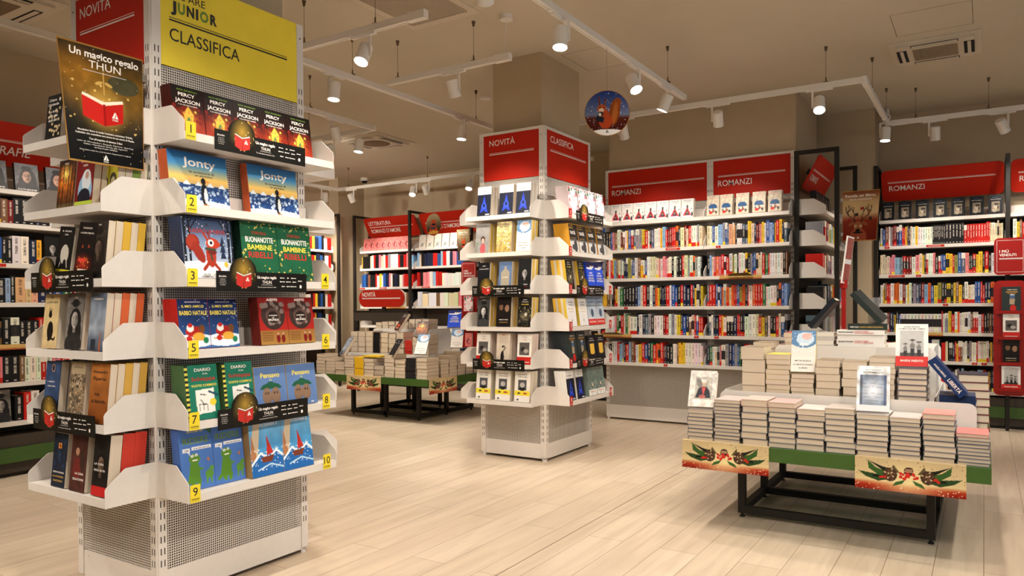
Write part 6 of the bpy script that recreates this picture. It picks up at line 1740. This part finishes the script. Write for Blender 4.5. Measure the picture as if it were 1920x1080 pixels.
def a_fox(c, gold=False):
    c.grad(0, (20, 16, 14), .3, (60, 44, 30)).grad(.3, (60, 44, 30), .75, (150, 130, 96)).grad(.75, (150, 130, 96), 1, (176, 160, 124)).noise(.15, 6)
    c.ell(.5, .2, .3, .2, (176, 60, 26)).ell(.48, .38, .16, .28, (170, 56, 26)).ell(.5, .58, .15, .13, (190, 66, 30)).poly([(.38, .62), (.36, .76), (.46, .67)], (176, 56, 26)).poly([(.54, .67), (.62, .76), (.62, .62)], (176, 56, 26)).ell(.5, .50, .13, .05, (30, 26, 28)).rect(.3, .28, .62, .4, (40, 56, 70)).ell(.44, .58, .02, .02, (20, 14, 12)).ell(.56, .58, .02, .02, (20, 14, 12)).ell(.5, .14, .34, .08, (206, 150, 60))
c = Cv(.22, .44, .006, (120, 100, 70), 6)
a_fox(c)
def lt(b):
    put_text(b, 'Buone Feste', -.11, .385, .024, .16, 0, -.0014, 'C', .02)
    put_text(b, 'da Mondadori Store', -.11, .362, .014, .17, 0, -.0014, 'C', .01)
poster('fox_poster', Matrix.Translation((-6.09, 8.51, 1.875)), .2, .225, .44, c, lt, 'olive fox poster hanging at the post between the far bookcases and the middle tower', [INKW])

def disc(M, r, cv, label, wire, logo=True, cell=24):
    root = obj('hanging_disc', MB().cyl((0, 0, 0), (0, .004, 0), r, n=48), GOLDE, None, M)
    tag(root, label, 'disc', 'hanging round decorations')
    me = cv.mesh('disc_print', lambda u, v: ((u - .5) * 2 * np.sqrt(1 - ((v - .5) * 2) ** 2 * .999) * (r - .004), -.0008 + 0 * u, (v - .5) * 2 * (r - .004)), GLOSSPRINT)
    link('disc_print', me, root)
    me = cv.mesh('disc_print', lambda u, v: ((.5 - u) * 2 * np.sqrt(1 - ((v - .5) * 2) ** 2 * .999) * (r - .004), .0048 + 0 * u, (v - .5) * 2 * (r - .004)), GLOSSPRINT)
    link('disc_print', me, root)
    obj('hanging_wire', MB().cyl((0, .002, r), (0, .002, r + wire), .0008, n=5), mat('steel_wire'), root)
    if logo:
        b = MB()
        store_logo(b, 0, -r * .86, r * .13, 0, -.0013, None, False)
        obj('disc_lettering', b, INKK, root)
def stretch(cv):
    """Resample so that a picture drawn on a square keeps its shape on the disc's rows."""
    h, w = cv.a.shape[:2]
    for j in range(h):
        k = math.sqrt(max(1e-3, 1 - (2 * j / (h - 1) - 1) ** 2))
        src = np.clip(((np.arange(w) / (w - 1) - .5) * k + .5) * (w - 1), 0, w - 1).astype(int)
        cv.a[j] = cv.a[j][src]
    return cv
c = Cv(.3, .3, .0028, (60, 100, 170), 8)
c.grad(0, (60, 20, 14), .38, (84, 30, 20)).grad(.38, (84, 30, 20), .46, (110, 120, 150)).grad(.46, (110, 120, 150), 1, (30, 56, 130)).dots(120, .003, .009, (236, 240, 250)).ell(.5, -.02, .5, .16, (236, 232, 226))
c.ell(.66, .52, .12, .3, (136, 66, 24), -.15).ell(.72, .72, .09, .12, (150, 76, 30), -.3).ell(.67, .5, .06, .24, (176, 96, 40), -.15).ell(.46, .32, .15, .17, (176, 66, 30)).ell(.42, .46, .12, .14, (176, 70, 34)).ell(.38, .60, .105, .1, (186, 84, 44)).line([(.33, .68), (.31, .86)], .016, (120, 54, 28)).line([(.44, .68), (.46, .82)], .016, (120, 54, 28)).ell(.37, .57, .06, .045, (230, 200, 170)).ell(.34, .62, .015, .018, (30, 20, 16)).ell(.43, .62, .015, .018, (30, 20, 16)).poly([(.24, .34), (.4, .28), (.44, .4), (.28, .46)], (30, 34, 50)).ell(.36, .49, .06, .05, (40, 40, 46)).ell(.34, .47, .03, .04, (230, 220, 200))
disc(Matrix.Translation((-2.115, 4.53, 2.515)) @ Matrix.Rotation(R(28), 4, 'Z'), .151, stretch(c), 'round blue squirrel disc hanging by a wire from the long track', .28)
c = Cv(.3, .3, .008, (120, 100, 70), 6)
a_fox(c)
disc(Matrix.Translation((-6.25, 7.90, 2.33)) @ Matrix.Rotation(R(-10), 4, 'Z'), .15, stretch(c), 'olive fox disc hanging before the second far red sign', .46, False)
c = Cv(.3, .3, .008, (150, 24, 20), 7)
c.dots(60, .008, .02, (220, 170, 110)).ell(.5, .2, .5, .2, (90, 20, 16))
disc(Matrix.Translation((-8.08, 7.2, 2.33)) @ Matrix.Rotation(R(30), 4, 'Z'), .15, c, 'red speckled disc half hidden behind the yellow-header tower', .46, False)

# bestseller racks on the bookcase posts
def rack(x, label, keys, y=8.50):
    root = empty('bestseller_rack', (x, y, 0), label, 'rack', 'red bestseller racks')
    s = obj('sign_board', MB().prism(rounded(-.127, .127, 1.50, 1.85, .04), -.008, .008, 'y').box(-.015, .015, .008, .075, 1.6, 1.7), REDG, root)
    b = MB()
    put_text(b, 'I PIÙ', -.085, 1.71, .024, .075, 0, -.0092, 'L', .02)
    put_text(b, 'VENDUTI', -.085, 1.676, .024, .135, 0, -.0092, 'L', .02)
    for q in ((-.105, .105, 1.825, 1.8275), (-.105, .105, 1.525, 1.5275), (-.105, -.1025, 1.525, 1.8275), (.1025, .105, 1.525, 1.8275), (-.085, .1, 1.652, 1.658), (-.085, .1, 1.645, 1.647)):
        b.box(q[0], q[1], -.0094, -.0084, q[2], q[3])
    obj('sign_lettering', b, INKW, s)
    obj('back_board', MB().prism(rounded(-.13, .13, .35, 1.445, .05), 0, .012, 'y').box(-.015, .015, .012, .075, .8, 1.2), REDG, root)
    for i in range(4):
        z = 1.13 - i * .245
        obj('pocket', MB().box(-.10, .10, -.045, 0, z, z + .012).box(-.10, .10, -.045, -.042, z + .012, z + .03), REDG, root)
        k = keys[i]
        book('paperback_novel', KINDS[k][:3], KINDS[k][3], Matrix.Translation((x + .01, y - .041, z + .0145)) @ Matrix.Rotation(-.03, 4, 'X'), KINDS[k][4] + ', ' + ('top', 'second', 'third', 'bottom')[i] + ' pocket of the ' + label.split(' on')[0], 'bestsellers in the red racks', kind_art(k, .005))
rack(.205, 'red bestseller rack on the dark post beside the wide ROMANZI sign', ('jar', 'photo', 'pair', 'boys'))
rack(-6.10, 'small-looking red bestseller rack on the far post behind the middle tower', ('floral', 'pink', 'pink', 'lady'))

# NOVITÀ pill sign and its dark screen stand before the far bookcase
ns = empty('pill_sign', (-7.20, 7.92, 0), 'red rounded NOVITÀ pill sign over the back table', 'sign')
obj('board', MB().prism(rounded(-.43, .42, 1.225, 1.468, .118, 8), -.012, 0, 'y'), RED, ns)
obj('edge_board', MB().prism(rounded(-.415, .435, 1.227, 1.470, .118, 8), 0, .012, 'y'), PANELW, ns)
b = MB()
put_text(b, 'NOVITÀ', -.37, 1.375, .058, .26, 0, -.0128, 'L', .02)
b.box(-.37, .35, -.0132, -.0122, 1.34, 1.347).box(-.37, .35, -.0132, -.0122, 1.35, 1.356)
obj('sign_lettering', b, INKW, ns)
obj('stand_box', MB().box(-.55, .47, .012, .12, 1.03, 1.155), DARKB, ns)
obj('stand_rail', MB().box(-.56, .48, 0, .13, 1.155, 1.175), DARK, ns)
for x in (-.53, .45):
    obj('stand_leg', MB().box(x - .015, x + .015, .05, .08, 0, 1.03), DARK, ns)
obj('stand_neck', MB().box(-.03, .03, .03, .05, 1.175, 1.26), DARK, ns)

# red shelf labels
def shelf_label(T, x, z, w, label, t='', d=.2165, h=.022):
    o = obj('shelf_label', MB().box(-w / 2, w / 2, -.001, 0, 0, h), RED, None, T @ Matrix.Translation((x, -d, z)))
    tag(o, label, 'label', 'red shelf labels')
    b = MB()
    if t:
        put_text(b, t, 0, h * .25, h * .5, None, 0, -.0014, 'C')
    else:
        b.box(-w * .4, w * .3, -.0016, -.0012, h * .4, h * .55)
    obj('label_lettering', b, INKW, o)
for T, x, i, w, t, lab, d, zs in ((FR, -2.64, 1, .15, '', 'long red label on the second shelf of the wide ROMANZI bookcase', .2165, RZ), (FR, -2.18, 1, .045, 'G', 'small red label on the second shelf of the narrow ROMANZI bookcase', .2165, RZ),
                               (FR, -3.15, 3, .04, 'S', 'small red label on the fourth shelf of the wide ROMANZI bookcase', .2165, RZ), (FR, -2.40, 4, .045, 'C', 'small red label near the end of the fifth wide ROMANZI shelf', .2165, RZ),
                               (FR, -2.20, 4, .045, 'H', 'small red label on the fifth shelf of the narrow ROMANZI bookcase', .2165, RZ), (FR, -2.72, 5, .04, 'F', 'small red label on the bottom shelf of the wide ROMANZI bookcase', .2165, RZ),
                               (FX, -.86, 1, .045, 'M', 'small red label on the second shelf by the pier end', .2735, RB), (FX, -.42, 1, .16, '', 'long red label on the second shelf below black spines', .2735, RB),
                               (FX, -.77, 2, .15, '', 'long red label on the third shelf by the pier end', .2735, RB), (FX, -.57, 2, .045, 'N', 'small red label on the third shelf of the wide-sign ROMANZI bookcase', .2735, RB),
                               (FX, -.33, 3, .045, 'P', 'small red label on the fourth shelf of the wide-sign ROMANZI bookcase', .2735, RB), (FX, -.08, 5, .045, 'Q', 'small red Q label on the sixth shelf of the wide-sign ROMANZI bookcase', .2735, RB),
                               (FX, .0, 5, .045, 'R', 'small red R label on the sixth shelf of the wide-sign ROMANZI bookcase', .2735, RB), (FBIO, 2.53, 2, .2, '', 'long red label on the third shelf of the BIOGRAFIE bookcase', .2735, BZ),
                               (FX, LX + .06, 2, .13, '', 'red label on the third shelf start of the LETTERATURA bookcase', .2735, (2.07, 1.795, 1.5, 1.2)), (FX, LX + .5, 2, .15, '', 'red label mid third shelf of the LETTERATURA bookcase', .2735, (2.07, 1.795, 1.5, 1.2)),
                               (FX, LX + 1.35, 2, .16, '', 'red label on the third shelf of the bookcase with the fox poster', .2735, (2.07, 1.795, 1.5, 1.2))):
    shelf_label(T, x, zs[i] + .006, w, lab, t, d)
# golden strips with a folded leaflet on the shelves
def gold_strip(T, x, z, w, label, d=.2185, fold=True):
    c = Cv(w, .04, .006, (206, 170, 100), 12)
    c.grad(0, (150, 50, 24), .4, (206, 170, 100)).dots(30, .003, .008, (120, 80, 40))
    o = obj('shelf_strip', MB().box(-w / 2, w / 2, 0, .001, 0, .04), mat('banner_card'), None, T @ Matrix.Translation((x, -d - .001, z)))
    tag(o, label, 'strip', 'golden shelf strips')
    link('strip_print', c.mesh('strip_print', lambda u, v: ((u - .5) * w, -.0006 + 0 * u, v * .04)), o)
    if fold:
        obj('folded_leaflet', MB(Matrix.Translation((0, -.002, .03)) @ Matrix.Rotation(R(-18), 4, 'X')).prism([(-.12, -.01), (-.07, -.07), (.09, -.09), (.12, -.005)], .0, .0025, 'z'), mat('leaflet_olive', (84, 62, 26), .3, noise=.4, scale=30), o)
gold_strip(FR, -1.97, RZ[2] - .004, .40, 'golden strip with a leaflet on the third narrow ROMANZI shelf')
gold_strip(FR, -3.30, RZ[4] - .004, .42, 'golden strip with a leaflet on the fifth wide ROMANZI shelf')
gold_strip(FX, -.52, RB[4] - .004, .34, 'golden strip on the fifth shelf of the wide-sign ROMANZI bookcase', .2755, False)
gold_strip(FBIO, 2.55, BZ[4] - .004, .4, 'golden strip on the fifth shelf of the BIOGRAFIE bookcase', .2755, False)
gold_strip(FX, LX + .75, 1.2 - .004, .4, 'golden strip with a leaflet on the fourth LETTERATURA shelf', .2755)
